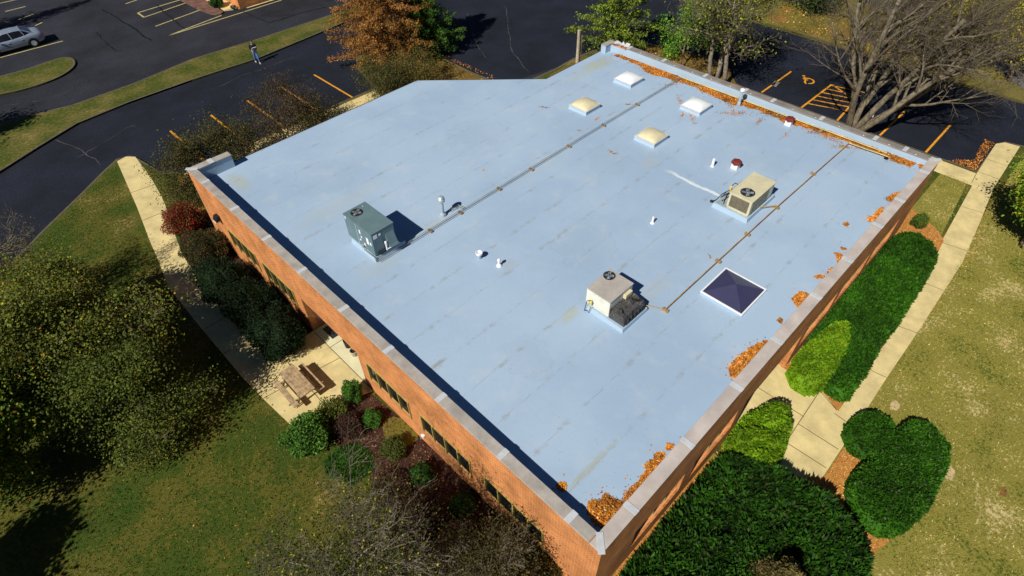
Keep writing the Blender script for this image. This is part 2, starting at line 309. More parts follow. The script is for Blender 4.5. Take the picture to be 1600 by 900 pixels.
joints += [((-.02, 16.2), (-.02, 11.7)), ((-1.75, 16.2), (-1.85, 12.3)), ((-3.45, 14.6), (-.05, 14.1)), ((-2.2, 20), (-3.5, 20)), ((-2.2, 22.5), (-3.5, 22.4)), ((-2.2, 18), (-3.5, 18)), ((-.5, 33), (-1.8, 33.2)), ((-1.1, 30), (-2.4, 30.1)), ((-1.7, 27), (-3, 27)), ((.0, 14.9), (2.2, 14.9))]
for a, b in joints: strip('pavement_joint', a, b, .03, ZL+.0185, JOINT)
# mulch beds
slab('mulch_bed', [(12.95, .15), (27.9, .15), (27.84, -.05), (27.5, -.75), (27.0, -1.45), (26.3, -2.0), (22.6, -2.3), (18.6, -2.5), (14.4, -2.55), (12.5, -2.56), (12.99, -1.62), (12.95, -.4)], ZL+.0158, MULCH_O)
slab('mulch_bed', smooth_poly([(11.9, -3.4), (12.2, -5.5), (9.6, -5.9), (8.7, -6.05), (8.0, -5.8), (6.5, -6.0), (3, -4), (.4, -2), (.0, .2), (8.5, .2), (8.55, -3.42)], 1), ZL+.0163, MULCH_O)
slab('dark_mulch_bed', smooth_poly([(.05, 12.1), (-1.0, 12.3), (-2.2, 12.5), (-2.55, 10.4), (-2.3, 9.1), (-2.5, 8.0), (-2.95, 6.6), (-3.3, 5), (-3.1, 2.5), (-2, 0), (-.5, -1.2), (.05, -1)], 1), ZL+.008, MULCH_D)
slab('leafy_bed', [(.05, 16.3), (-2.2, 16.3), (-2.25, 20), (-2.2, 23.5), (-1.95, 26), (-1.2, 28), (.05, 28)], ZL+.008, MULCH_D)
GP = [g(505, 722), g(520, 708), g(543, 693), g(560, 692), g(579, 706), g(586, 722), g(582, 742), g(566, 748), g(552, 762), g(531, 748), g(512, 748)]
slab('grass_patch', smooth_poly(GP, 1), ZL+.012, LAWN_V)
slab('ivy_patch', smooth_poly([g(597, 655), g(625, 650), g(650, 670), g(655, 690), g(625, 700), g(600, 690)], 2), ZL+.012, ramp_mat('yellow_cover', [(.06, .06, .01), (.16, .13, .02), (.10, .11, .015)], 3, 18.))
# tan bare patches, red-brown spots in the front lawn
for u, v, r in [(1398, 634, .28), (1481, 738, .36), (1455, 740, .2), (1567, 768, .22)]:
    x, y = g(u, v); slab('bare_patch', [(x+r*(1+.25*math.sin(5*a))*math.cos(a), y+.6*r*math.sin(a)) for a in np.linspace(0, 6.1, 14)], ZL+.009, mat('bare_soil', (.50, .38, .2) if u < 1500 else (.20, .09, .03), .95, .15, 5))
# painted markings
ZM = -.114
for x in (13.85, 11.1, 8.35, 5.6, 2.75): strip('parking_line', (x, 33.45), (x, 38.6), .13, ZM, YEL)
for y in (1.65, 4.45, 12.72): strip('parking_line', (34.5, y), (38.95, y), .13, ZM, YEL)
strip('parking_line', (34.4, 9.7), (39.0, 9.66), .13, ZM, YEL); strip('parking_line', (34.4, 7.2), (36.9, 7.4), .13, ZM, YEL); strip('parking_line', (39.0, 9.6), (37.9, 7.5), .13, ZM+.004, YEL)
for k in range(6):
    x = 35.0+k*.72; strip('hatch_line', (x+.25, 9.6), (x+1.0-.03*k, 7.45), .12, ZM+.004, YEL)
for a, b in [((0, 90), (98, 64)), ((196, 22), (243, 5)), ((215, 20), (300, -6)), ((225, 27), (350, -16)), ((215, 20), (225, 27)), ((243, 41), (325, 11)), ((262, 56), (346, 24)), ((262, 56), (440, 0)), ((378, 13), (432, -5)), ((0, 5), (27, -1)), ((8, 18), (40, 10)), ((28, 31), (52, 22)), ((55, 40), (66, 35))]:
    if a == (196, 22): a, b = (196, 6), (222, -3)
    strip('parking_line', g(*a, ZM), g(*b, ZM), .14, ZM, PALE)
# sealed cracks and worn seams in the blacktop
CRK = mat('crack_filler', (.006, .006, .008), .6, .3, 4); CRP = mat('pale_crack', (.055, .055, .06), .9, .5, 2)
def crack(pts, wd, mt, seed=1):
    r_ = random.Random(seed); Q = []
    for a, b in zip(pts[:-1], pts[1:]):
        a = Vector(g(*a, ZM)); b = Vector(g(*b, ZM)); n_ = max(2, int((b-a).length/.5))
        for k in range(n_): Q.append(tuple(a.lerp(b, k/n_)+Vector((r_.gauss(0, .05), r_.gauss(0, .05)))))
    v, f = [], []
    for i, p in enumerate(Q):
        a = Vector(Q[max(i-1, 0)]); b = Vector(Q[min(i+1, len(Q)-1)]); d = (b-a).normalized(); n_ = Vector((-d.y, d.x))*wd*r_.uniform(.3, .7); p = Vector(p); v += [(*(p+n_), ZM+.004), (*(p-n_), ZM+.004)]
    for i in range(len(Q)-1): f.append((2*i, 2*i+1, 2*i+3, 2*i+2))
    o = mk('asphalt_crack', v, f, mt); o['kind'] = 'structure'
for i_, (pts, wd, mt) in enumerate([([(85, 218), (120, 230), (165, 263)], .06, CRP), ([(118, 248), (200, 200), (222, 192)], .05, CRP), ([(243, 7), (268, 28), (292, 47)], .09, CRK), ([(160, 15), (200, 38), (240, 66)], .12, CRK), ([(372, 15), (420, 36), (470, 20), (520, 8)], .10, CRK), ([(0, 165), (60, 158), (120, 140)], .06, CRP), ([(150, 50), (180, 80), (200, 78)], .07, CRK), ([(530, 78), (565, 88)], .06, CRP), ([(730, 20), (742, 60), (760, 95)], .05, CRP), ([(790, 10), (800, 80), (830, 118)], .06, CRP), ([(330, 140), (380, 118), (470, 85)], .05, CRP)]): crack(pts, wd, mt, i_)
# wheelchair symbol (head, body and wheel strokes)
def stroke(pts, wd):
    v = []; f = []
    for i, p in enumerate(pts):
        a = Vector(pts[max(i-1, 0)]); b = Vector(pts[min(i+1, len(pts)-1)]); d = (b-a).normalized(); n = Vector((-d.y, d.x))*wd/2; p = Vector(p)
        v += [tuple(p+n), tuple(p-n)]
    for i in range(len(pts)-1): f.append((2*i, 2*i+1, 2*i+3, 2*i+2))
    return v, f
cx, cy = 38.35, 11.25
sv, sf = [], []
def addst(pts, wd, k=0):
    v, f = stroke(pts, wd); b = len(sv); sv.extend((x, y, ZM+.002*k) for x, y in v); sf.extend(tuple(b+i for i in q) for q in f)
addst([(cx+.02+.42*math.cos(a), cy-.10+.42*math.sin(a)) for a in np.linspace(R(-150), R(80), 16)], .12)
addst([(cx+.62, cy+.52), (cx+.48, cy+.42)], .2, 1); addst([(cx+.42, cy+.36), (cx+.0, cy+.12), (cx-.1, cy-.02)], .13, 2); addst([(cx-.05, cy+.02), (cx-.32, cy-.02), (cx-.5, cy-.22)], .13, 3); addst([(cx+.2, cy+.26), (cx+.1, cy-.08)], .1, 4)
o = mk('wheelchair_symbol', sv, sf, YEL); o['kind'] = 'structure'
for k in range(2):
    p = g(1210+k*4, 130.5+k*2.0, ZM); strip('sign_patch', (p[0]+.45, p[1]+.1), (p[0]-.35, p[1]-.02), .16, ZM, mat('sign_patch_white', (.20, .20, .18), .9, .2, 8))  # flat patches on the ground standing in for an upright sign
# ---------------------------------------------------------------- the office building
L_, W_, W2 = 25.56, 25.57, 19.89; PX, QX = 14.1, 19.5
office = thing('office_building', 'single storey orange brick office with pale blue-grey flat roof and brick parapet', 'building', (0, 0, 0))
HEAD, SILL = 2.15, 1.08
def zc(a): return a
# groups of windows
AG = [(2.0, 4.75), (5.4, 8.15), (8.8, 11.5), (16.95, 19.7), (20.35, 23.1)]; AREC = (12.1, 16.3)
BG = [(2.0, 4.75), (5.4, 8.15), (13.65, 16.4), (17.0, 19.75), (20.4, 23.15)]; BREC = (8.75, 13.0)
def facade(axis, groups, rec, length, y_start, T=.3):
    TS = .04 if axis == 0 else .3
    """spandrel, dado and piers as one brick mesh; axis 0: wall on x=0 running in y; axis 1: wall on y=0 running in x"""
    mb = MB()
    def bx(a0, a1, z0, z1, t0=0, t1=T):
        if axis == 0: mb.box(t0, t1, a0, a1, z0, z1)
        else: mb.box(a0, a1, t0, t1, z0, z1)
    bx(y_start, length, HEAD, 4.33)
    cuts = sorted(groups+[rec]); pos = y_start
    for a, b in cuts:
        bx(pos, a, 0, HEAD)
        if (a, b) != rec:
            bx(a, b, 0, .9)
            # sloping brick sill
            if axis == 0: mb.hexa([(0, a, .9), (T, a, .9), (T, b, .9), (0, b, .9)], [(.0, a, SILL-.02), (T, a, SILL), (T, b, SILL), (.0, b, SILL-.02)])
            else: mb.hexa([(a, 0, .9), (b, 0, .9), (b, T, .9), (a, T, .9)], [(a, 0, .93), (b, 0, .93), (b, T, SILL), (a, T, SILL)])
        pos = b
    bx(pos, length, 0, HEAD)
    mb.build('wall', BRICK, office)
    for a, b in groups:
        fr = MB(); D = -.03 if axis == 0 else .12
        def fb(a0, a1, z0, z1, t0, t1):
            if axis == 0: fr.box(t0, t1, a0, a1, z0, z1)
            else: fr.box(a0, a1, t0, t1, z0, z1)
        e = .004
        fb(a+e, b-e, HEAD-.06, HEAD-e, D, D+.07); fb(a+e, b-e, SILL-.03, SILL+.03, D+.04, D+.1)
        n = 4
        for k in range(n+1):
            c = a+(b-a)*k/n; c0 = min(max(c-.045, a+e), b-e-.09); fb(c0, c0+.045, SILL-.05, HEAD-.061, D-.02, D+.07); fb(c0+.047, c0+.088, SILL-.05, HEAD-.061, D+.01, D+.07)
        wn = fr.build('window', FRAME, office)
        for k in range(n):
            p = MB(); c0 = a+(b-a)*k/n+.03; c1 = a+(b-a)*(k+1)/n-.03
            if axis == 0: p.box(D+.05, D+.065, c0, c1, SILL-.04, HEAD-.03)
            else: p.box(c0, c1, D+.05, D+.065, SILL-.04, HEAD-.03)
            p.build('pane', GLASS, wn)
facade(0, AG, AREC, W_, 0.0); facade(1, BG, BREC, L_, .301)
# recess linings (entrance alcoves)
mb = MB(); mb.box(.3, 2.3, AREC[1], AREC[1]+.25, 0, 3.0).box(.3, 2.3, AREC[0]-.25, AREC[0], 0, 3.0).box(2.3, 2.5, AREC[0]-.25, AREC[1]+.25, 0, 3.0)
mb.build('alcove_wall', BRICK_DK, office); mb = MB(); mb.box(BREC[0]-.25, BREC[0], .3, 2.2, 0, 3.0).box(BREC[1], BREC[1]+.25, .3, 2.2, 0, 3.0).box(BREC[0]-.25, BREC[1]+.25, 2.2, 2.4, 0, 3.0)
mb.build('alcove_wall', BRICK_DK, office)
mb = MB(); mb.box(.3, 2.3, AREC[0], AREC[1], HEAD+.15, HEAD+.2); mb.build('alcove_ceiling', WHITE, office); mb = MB(); mb.box(BREC[0], BREC[1], .3, 2.2, HEAD+.15, HEAD+.2); mb.build('alcove_ceiling', WHITE, office)
def door(nm, x0, x1, y0, y1, ax, s):   # slab door with glass, handle
    f = MB(); 
    if ax == 'y':   # lies in plane y=y0
        f.box(x0, x0+.08, y0-.05, y0-.005, .02, 2.1).box(x1-.08, x1, y0-.05, y0-.005, .02, 2.1).box(x0+.08, x1-.08, y0-.05, y0-.005, 2.0, 2.1).box(x0+.08, x1-.08, y0-.05, y0-.005, .02, .25)
        d = f.build('door', U_OFF, office); q = MB(); q.box(x0+.08, x1-.08, y0-.03, y0-.015, .25, 2.0); q.build('pane', GLASS, d); q = MB(); q.box(x1-.16, x1-.12, y0-.12, y0-.055, .9, 1.2); q.build('handle', GALV, d)
    else:
        f.box(x0-.05, x0-.005, y0, y0+.08, .02, 2.1).box(x0-.05, x0-.005, y1-.08, y1, .02, 2.1).box(x0-.05, x0-.005, y0+.08, y1-.08, 2.0, 2.1).box(x0-.05, x0-.005, y0+.08, y1-.08, .02, .25)
        d = f.build('door', U_OFF, office); q = MB(); q.box(x0-.03, x0-.015, y0+.08, y1-.08, .25, 2.0); q.build('pane', GLASS, d); q = MB(); q.box(x0-.12, x0-.055, y1-.16, y1-.12, .9, 1.2); q.build('handle', GALV, d)
door('d', .75, 1.7, AREC[1], 0, 'y', 1); door('d', 2.3, 0, 13.2, 15.0, 'x', 1); door('d', 10.2, 12.0, 2.2, 0, 'y', 1)
# far walls
mb = MB(); mb.box(25.26, L_, .301, W2, 0, 4.33); mb.build('wall', BRICK, office)
mb = MB(); mb.box(QX, 25.259, W2-.3, W2, 0, 3.6); mb.box(.301, PX, W_-.3, W_, 0, 3.45)
mb.hexa([(PX+.001, W_, 0), (PX+.001, W_-.3, 0), (QX-.001, W2-.3, 0), (QX-.001, W2, 0)], [(PX+.001, W_, 3.45), (PX+.001, W_-.3, 3.45), (QX-.001, W2-.3, 3.6), (QX-.001, W2, 3.6)])
mb.build('wall', BRICK, office)
for xx in (3.5, 7.0, 10.5):
    q = MB(); q.box(xx-.7, xx+.7, W_, W_+.05, 1.0, 2.1); wn = q.build('window', FRAME_D, office); q = MB(); q.box(xx-.62, xx+.62, W_+.05, W_+.06, 1.07, 2.03); q.build('pane', GLASS, wn)
# parapet core, lined with membrane on the roof side
mb = MB(); e = .06
mb.box(.3, .34, .38, W_-.4, 3.3, 4.33).box(.3, 25.26, .301, .38, 3.3, 4.33).box(25.16, 25.26, .38, 18.3, 3.3, 4.33)
mb.box(25.16, 25.259, 18.3, W2-.301, 3.3, 4.22)
mb.box(.301, 2.06, W_-.38, W_-.3, 3.3, 4.33).box(2.06, 2.08, W_-.38, W_, 3.2, 4.33).box(.301, 2.06, W_-.3, W_-.002, 3.451, 4.33)
mb.box(24.66, 25.259, W2-.37, W2-.3, 3.3, 4.3).box(24.64, 24.66, W2-.37, W2, 3.2, 4.3).box(24.66, 25.259, W2-.3, W2-.002, 3.601, 4.3)
mb.build('parapet_lining', MEM, office)
# roof membrane
def roof_mat():
    M = bpy.data.materials.new('roof_membrane'); M.use_nodes = True; N = M.node_tree.nodes; L = M.node_tree.links
    b = N['Principled BSDF']; b.inputs['Roughness'].default_value = .7; b.inputs['Specular IOR Level'].default_value = .25
    tc = N.new('ShaderNodeTexCoord'); sp = N.new('ShaderNodeSeparateXYZ'); L.new(tc.outputs['Object'], sp.inputs[0])
    def noise(sc, det=5, rough=.6, vec=None):
        n = N.new('ShaderNodeTexNoise'); n.inputs['Scale'].default_value = sc; n.inputs['Detail'].default_value = det; n.inputs['Roughness'].default_value = rough; L.new(vec or tc.outputs['Object'], n.inputs['Vector']); return n.outputs[0]
    def mth(op, a, bb=None, c=None):
        n = N.new('ShaderNodeMath'); n.operation = op
        for i, q in enumerate((a, bb, c)):
            if q is None: continue
            if isinstance(q, (int, float)): n.inputs[i].default_value = q
            else: L.new(q, n.inputs[i])
        return n.outputs[0]
    def mr(v, a, bb, c=0., d=1.):
        n = N.new('ShaderNodeMapRange'); n.interpolation_type = 'SMOOTHSTEP'; L.new(v, n.inputs[0]); n.inputs[1].default_value = a; n.inputs[2].default_value = bb; n.inputs[3].default_value = c; n.inputs[4].default_value = d; return n.outputs[0]
    def mix(f, c1, c2):
        n = N.new('ShaderNodeMix'); n.data_type = 'RGBA'; L.new(f, n.inputs[0])
        for i, c in ((6, c1), (7, c2)):
            if isinstance(c, tuple): n.inputs[i].default_value = (*c, 1)
            else: L.new(c, n.inputs[i])
        return n.outputs[2]
    base = mix(mr(noise(.18, 4), .35, .65), (.305, .42, .565), (.355, .475, .62))
    base = mix(mth('MULTIPLY', mr(noise(7, 8, .7), .5, .75), .25), base, (.33, .39, .45))
    base = mix(mth('MULTIPLY', mr(noise(1.1, 6, .6), .52, .72), .22), base, (.50, .56, .60))
    X, Y = sp.outputs[0], sp.outputs[1]
    # seams parallel to X every 1.58 m, dirt caught along them in dashes
    wob = mth('MULTIPLY', mth('SUBTRACT', noise(1.5, 3), .5), .10)
    ys = mth('ADD', mth('ADD', Y, wob), -.27+1.58*4)
    fr = mth('ABSOLUTE', mth('SUBTRACT', mth('FRACT', mth('DIVIDE', ys, 1.58)), .5))
    dist = mth('MULTIPLY', mth('SUBTRACT', .5, fr), 1.58)       # metres from seam
    line = mr(dist, .012, .035, 1, 0); soft = mr(dist, .02, .16, 1, 0)
    base = mix(mth('MULTIPLY', line, mr(noise(2.2, 5, .6), .46, .64, .03, .40)), base, (.24, .29, .33))
    base = mix(mth('MULTIPLY', soft, mr(noise(1.7, 6, .7), .52, .64, 0, .50)), base, (.26, .28, .28))
    def blot(cx, cy, rx, ry, col, amt, sc=3.):
        nonlocal base; amt *= .55
        dx = mth('DIVIDE', mth('SUBTRACT', X, cx), rx); dy = mth('DIVIDE', mth('SUBTRACT', Y, cy), ry)
        d = mth('SQRT', mth('ADD', mth('MULTIPLY', dx, dx), mth('MULTIPLY', dy, dy)))
        d = mth('ADD', d, mth('MULTIPLY', mth('SUBTRACT', noise(sc, 6, .7), .5), 1.6))
        base = mix(mth('MULTIPLY', mr(d, .35, 1.0, 1, 0), amt), base, col)
    blot(23.3, 18.9, 1.6, .75, (.38, .36, .16), .75); blot(21.8, 18.8, 2.2, .5, (.40, .42, .26), .5); blot(1.55, 23.8, .55, 1.3, (.38, .38, .22), .7)
    blot(2.7, 13.9, 1.3, .8, (.40, .41, .36), .4); blot(6.2, 14.3, 1.0, .45, (.42, .41, .28), .45); blot(4.1, 18.6, 3, .8, (.42, .45, .38), .4)
    blot(1.15, 8.25, .45, .12, (.22, .17, .06), .9, 6); blot(6.1, 6.4, .7, .3, (.42, .41, .2), .7); blot(1.9, 1.9, 1.4, .16, (.36, .35, .2), .75, 5); blot(12.9, 13.9, 2.6, .6, (.40, .45, .43), .3)
    blot(9.4, 4.9, 1.5, .5, (.42, .40, .30), .35); blot(6.5, 10.0, .5, .35, (.35, .35, .3), .5); blot(16.5, 10.2, .8, .5, (.42, .41, .33), .5)
    # ponding marks and scuffs
    for (px_, py_, pr_) in [(9.5, 8.5, 1.3), (15.2, 11.8, 1.0), (20.2, 6.0, 1.1), (4.6, 21.0, 1.4), (12.2, 18.2, 1.6), (19.5, 17.8, 1.2), (3.6, 6.2, .9), (22.3, 8.6, .8)]:
        dx = mth('SUBTRACT', X, px_); dy = mth('SUBTRACT', Y, py_); d = mth('SQRT', mth('ADD', mth('MULTIPLY', dx, dx), mth('MULTIPLY', dy, dy)))
        d = mth('ADD', d, mth('MULTIPLY', mth('SUBTRACT', noise(1.1, 5, .6), .5), 2.2)); ring = mr(mth('ABSOLUTE', mth('SUBTRACT', d, pr_)), 0., .09, 1, 0)
        base = mix(mth('MULTIPLY', ring, .16), base, (.25, .28, .30)); base = mix(mth('MULTIPLY', mr(d, pr_*.7, pr_, 1, 0), .10), base, (.27, .33, .40))
    speck = mr(noise(14, 2, .5), .70, .74); base = mix(mth('MULTIPLY', speck, .5), base, (.22, .24, .25))
    # white run-off streak near the beige unit
    wx = mth('ADD', X, mth('MULTIPLY', mth('SUBTRACT', noise(1.2, 3), .5), .5))
    dx = mth('ABSOLUTE', mth('SUBTRACT', wx, mth('ADD', 16.42, mth('MULTIPLY', mth('SUBTRACT', Y, 7.7), .03))))
    st = mth('MULTIPLY', mr(dx, .04, .13, 1, 0), mth('MULTIPLY', mr(Y, 6.0, 6.4), mr(Y, 8.4, 9.5, 1, 0)))
    base = mix(mth('MULTIPLY', st, .8), base, (.70, .78, .80))
    L.new(base, b.inputs['Base Color'])
    bp = N.new('ShaderNodeBump'); bp.inputs['Strength'].default_value = .35; bp.inputs['Distance'].default_value = .02
    L.new(mth('ADD', mth('MULTIPLY', noise(5, 5), .6), mth('MULTIPLY', soft, .25)), bp.inputs['Height']); L.new(bp.outputs[0], b.inputs['Normal'])
    return M
ROOF = roof_mat()
rp_ = [(.34, .38), (25.16, .38), (25.16, W2-.37), (24.64, W2-.37), (24.64, W2+.06), (QX+.02, W2+.06), (PX+.03, W_+.06), (2.08, W_+.06), (2.08, W_-.38), (.34, W_-.38)]
bm = bmesh.new(); vs = [bm.verts.new((x, y, zr(x, y))) for x, y in rp_]; lo = [bm.verts.new((x, y, zr(x, y)-.18)) for x, y in rp_]; bm.faces.new(vs); bm.faces.new(lo[::-1])
for i in range(len(rp_)): j = (i+1) % len(rp_); bm.faces.new((vs[i], lo[i], lo[j], vs[j]))
me = bpy.data.meshes.new('roof'); bm.to_mesh(me); bm.free(); me.materials.append(ROOF); o = link(bpy.data.objects.new('roof', me)); o.parent = office
# metal drip edge along the open eave
mb = MB(); ev = [(24.6, W2+.075), (QX+.03, W2+.075), (PX+.04, W_+.075), (2.1, W_+.075)]
mb.tube([(x, y, zr(x, y)-.02) for x, y in ev], .035, 6); mb.build('drip_edge', DK, office)
# copings
def coping(x0, x1, y0, y1, z=4.33): mb.box(x0, x1, y0, y1, z, z+.07)
mb = MB(); coping(-.025, .36, .42, W_-.43); mb.build('coping', COPING, office, bevel=.012)
mb = MB(); coping(-.025, 25.585, -.025, .40); mb.build('coping', mat('coping_pale', (.48, .43, .40), .55, .15, 1.1, fine=.05), office, bevel=.012)
mb = MB(); coping(25.155, 25.585, .42, 18.35); mb.build('coping', mat('coping_brown', (.23, .21, .19), .6, .18, 1.3), office, bevel=.012)
mb = MB(); coping(-.025, 2.1, W_-.41, W_+.025); mb.build('coping', COPING, office, bevel=.012)
mb = MB(); mb.box(24.63, 25.58, W2-.38, W2+.02, 4.30, 4.35); mb.build('coping', COPING, office, bevel=.012)
# crumpled end of flashing where the coping is missing
r2 = random.Random(4); v = []; f = []; n = 9
for i in range(n):
    for j in range(4): v.append((25.1+.5*j/3+r2.uniform(-.05, .05), 18.35+1.1*i/(n-1), 4.27+r2.uniform(-.02, .17)+(0.1 if j in (0, 3) else 0)))
for i in range(n-1):
    for j in range(3): f.append((i*4+j, i*4+j+1, (i+1)*4+j+1, (i+1)*4+j))
mk('crumpled_flashing', v, f, PLATE, office)
mb = MB()
def plate(x0, x1, y0, y1): 
    q = MB(); q.box(x0, x1, y0, y1, 4.3995, 4.412); q.build('joint_plate', PLATE, office, bevel=.004)
for y in (1.22, 3.93, 6.8, 9.63, 12.4, 15.33, 18.14, 21.01, 23.91): plate(-.035, .37, y-.1, y+.1)
for x in (1.54, 4.37, 7.24, 9.95, 12.94, 15.69, 18.66, 21.06, 24.04): plate(x-.1, x+.1, -.035, .41)
for y in (1.52, 2.96, 5.74, 8.48, 10.15, 12.74, 15.62, 18.2): plate(25.145, 25.6, y-.1, y+.1)
plate(1.0, 1.25, W_-.42, W_+.035)
for (xa, ya, s1, s2) in ((0.19, .19, 1, 1), (25.37, .19, -1, 1), (.19, W_-.19, 1, -1)):
    q = MB(); d = Vector((s1, s2)).normalized(); nn = Vector((-d.y, d.x))*.10; c = Vector((xa, ya)); a = c-d*.31; b = c+d*.28
    P4 = ccw([tuple(a+nn), tuple(b+nn), tuple(b-nn), tuple(a-nn)]); q.hexa([(*p, 4.40) for p in P4], [(*p, 4.418) for p in P4]); q.build('joint_plate', PLATE, office, bevel=.004)
# small screw dots on the far coping
for k in range(14): q = MB(); q.rev([(.03, 0), (.03, .012)], (25.2, 1.0+k*1.25, 4.401), 6); q.build('fixing_clip', WHITE, office)
# wall lamp, left facade
wl = thing('wall_lamp', 'black wall lamp with pale diffuser on the orange brick near the left roof corner', 'lamp', (0, 23.7, 2.5))
mb = MB(); mb.hexa([(-.28, -.2, -.12), (-.001, -.2, -.12), (-.001, .2, -.12), (-.28, .2, -.12)], [(-.16, -.17, .14), (-.001, -.17, .14), (-.001, .17, .14), (-.16, .17, .14)]); mb.build('housing', BLACK, wl, bevel=.02)
mb = MB(); mb.box(-.29, -.03, -.17, .17, -.18, -.121); mb.build('diffuser', DOME, wl, bevel=.01)
mk_spot = thing('outdoor_tap', 'small white tap box low on the brick wall beneath the windows', 'tap', (0, 8.2, .55))
mb = MB(); mb.box(-.1, -.001, -.08, .08, -.07, .07); mb.build('box', WHITE, mk_spot, bevel=.01); mb = MB(); mb.tube([(-.1, 0, 0), (-.16, 0, -.02), (-.17, 0, -.08)], .018); mb.build('spout', GALV, mk_spot)
# ---------------------------------------------------------------- roof equipment
def fan(parent, c, r, guard=True):
    h = thing('x', '', '') if 0 else None
    q = MB(); q.rev([(r, -.02), (r*1.04, .03), (r*.93, .03), (r*.93, -.02)], c, 24, cap=False); ring = q.build('fan_ring', DK, parent)
    q = MB(); q.rev([(r*.93, .008), (.001, .008)], c, 24, cap=False); q.build('fan_well', BLACK, ring)
    q = MB()
    for k in range(4):
        a = k*math.pi/2+.5; ca, sa = math.cos(a), math.sin(a)
        P_ = [(.1*r, -.05), (.85*r, -.28*r), (.85*r, .25*r), (.1*r, .08)]
        V_ = [(c[0]+x*ca-y*sa, c[1]+x*sa+y*ca, c[2]+.016+(.02 if y > 0 else 0)) for x, y in P_]; q.add(V_, [(0, 1, 2, 3)])
    q.rev([(.16*r, .012), (.14*r, .05)], c, 12); q.build('fan_blades', GALV, ring)
    if guard:
        q = MB()
        for rr in (.35, .6, .82): q.rev([(r*rr, .045), (r*rr+.008, .052), (r*rr, .058)], c, 24, cap=False)
        for k in range(4):
            a = k*math.pi/4; q.tube([(c[0]-r*math.cos(a), c[1]-r*math.sin(a), c[2]+.06), (c[0]+r*math.cos(a), c[1]+r*math.sin(a), c[2]+.06)], .007, 4)
        q.build('fan_guard', DK, ring)
def curb(parent, x0, x1, y0, y1, z, h, m_):
    q = MB(); q.hexa([(x0-.05, y0-.05, z-.12), (x1+.05, y0-.05, z-.12), (x1+.05, y1+.05, z-.12), (x0-.05, y1+.05, z-.12)], [(x0, y0, z+h), (x1, y0, z+h), (x1, y1, z+h), (x0, y1, z+h)]); return q.build('curb', m_, parent, bevel=.01)
# unit 1: dark teal, nearest the left parapet
zb = zr(3.4, 15); ox, oy = 2.85, 14.17
u = thing('air_conditioner', 'dark teal-grey rooftop air conditioner, the tallest unit, nearest the left parapet', 'air conditioner', (ox, oy, zb), 'air conditioners on the flat roof')
def at(u_, f_): return f_
curb(u, -.02, 1.5, .0, 1.75, 0, .22, MEM)
q = MB(); q.box(.0, 1.1, .0, 1.95, .30, 1.42).box(0.03, 1.07, .03, 1.9, .22, .30); q.build('cabinet', U_TEAL, u, bevel=.012)
q = MB(); q.box(-.02, 1.12, -.02, 1.97, 1.42, 1.46); q.build('top_panel', U_TEAL, u, bevel=.008)
PT = mat('pale_teal', (.40, .50, .52), .5, .1, 5)
q = MB(); q.box(-.006, .0, 1.10, 1.13, .3, 1.4); q.build('panel_seam', PT, u); q = MB(); q.box(.45, .458, -.006, 0, .3, 1.4); q.build('panel_seam', U_TEAL, u)
fan(u, (.42, 1.58, 1.462), .24)
q = MB(); q.hexa([(.62, -.26, .55), (1.05, -.26, .55), (1.05, -.001, .50), (.62, -.001, .50)], [(.62, -.20, .62), (1.05, -.20, .62), (1.05, -.001, 1.12), (.62, -.001, 1.12)]); q.build('intake_hood', U_TEAL, u, bevel=.01)
q = MB(); q.box(.12, .95, -.05, -.003, .34, .46); q.build('louvre_box', DK, u, bevel=.01)
for (yy, z0, z1, w_) in [(.82, 1.0, 1.2, .10), (.78, .8, .9, .08), (.30, .72, 1.05, .16), (.12, .78, .92, .10), (.9, .6, .68, .1), (.62, .46, .6, .1), (1.8, 1.25, 1.38, .07)]: q = MB(); q.box(-.009, -.001, yy, yy+w_, z0, z1); q.build('sticker', WHITE, u)
for x0, x1, z0, z1 in ((.08, .26, 1.14, 1.34), (.34, .44, 1.18, 1.28)): q = MB(); q.box(x0, x1, -.009, -.001, z0, z1); q.build('sticker', WHITE, u)
q = MB(); q.tube([(.52, -.12, .40), (.52, -.12, .78)], .035, 8).tube([(.55, -.16, .46), (1.15, -.18, .46)], .028, 8).rev([(.05, .74), (.05, .84), (.02, .86)], (.52, -.12, 0), 8); q.build('drain_pipe', WHITE, u)
q = MB(); q.tube([(-.05, .78, .50), (-.06, .70, .24), (-.07, .2, .27), (-.07, -.02, .28), (-.05, -.05, .05)], .02, 6).rev([(.06, .40), (.06, .52)], (-.07, .75, 0), 8); q.build('gas_connection', PIPE, u)
q = MB(); q.rev([(.02, 1.461), (.02, 1.475)], (.85, 1.75, 0), 8); q.build('cap_bolt', WHITE, u)
# unit 2: off-white with a low sooty hood
zb = zr(7.6, 5.3)
u = thing('air_conditioner', 'off-white rooftop air conditioner with a low sooty black hood on its near side', 'air conditioner', (6.80, 4.46, zb), 'air conditioners on the flat roof')
curb(u, -.02, 1.5, 0, 1.65, 0, .18, MEM)
q = MB(); q.box(.06, 1.42, .74, 1.82, .24, .98).box(.1, 1.38, .78, 1.78, .17, .24); q.build('cabinet', U_OFF, u, bevel=.012)
q = MB(); q.box(.04, 1.44, .72, 1.84, .98, 1.02); q.build('top_panel', U_TOP, u, bevel=.008)
fan(u, (1.10, 1.62, 1.022), .22)
q = MB(); q.hexa([(.08, .04, .2), (1.42, .04, .2), (1.42, .735, .2), (.08, .735, .2)], [(.14, .14, .56), (1.38, .14, .56), (1.40, .735, .62), (.10, .735, .62)]); q.build('sooty_hood', SOOT, u, bevel=.01)
q = MB()
for k in range(5): q.box(.3+k*.21, .32+k*.21, .02, .1, .22, .5)
q.box(.2, 1.3, .02, .035, .22, .28); q.build('hood_vanes', DK, u)
q = MB(); q.box(.85, 1.25, .60, .735, .66, .86); q.build('control_box', CREAM, u, bevel=.01)
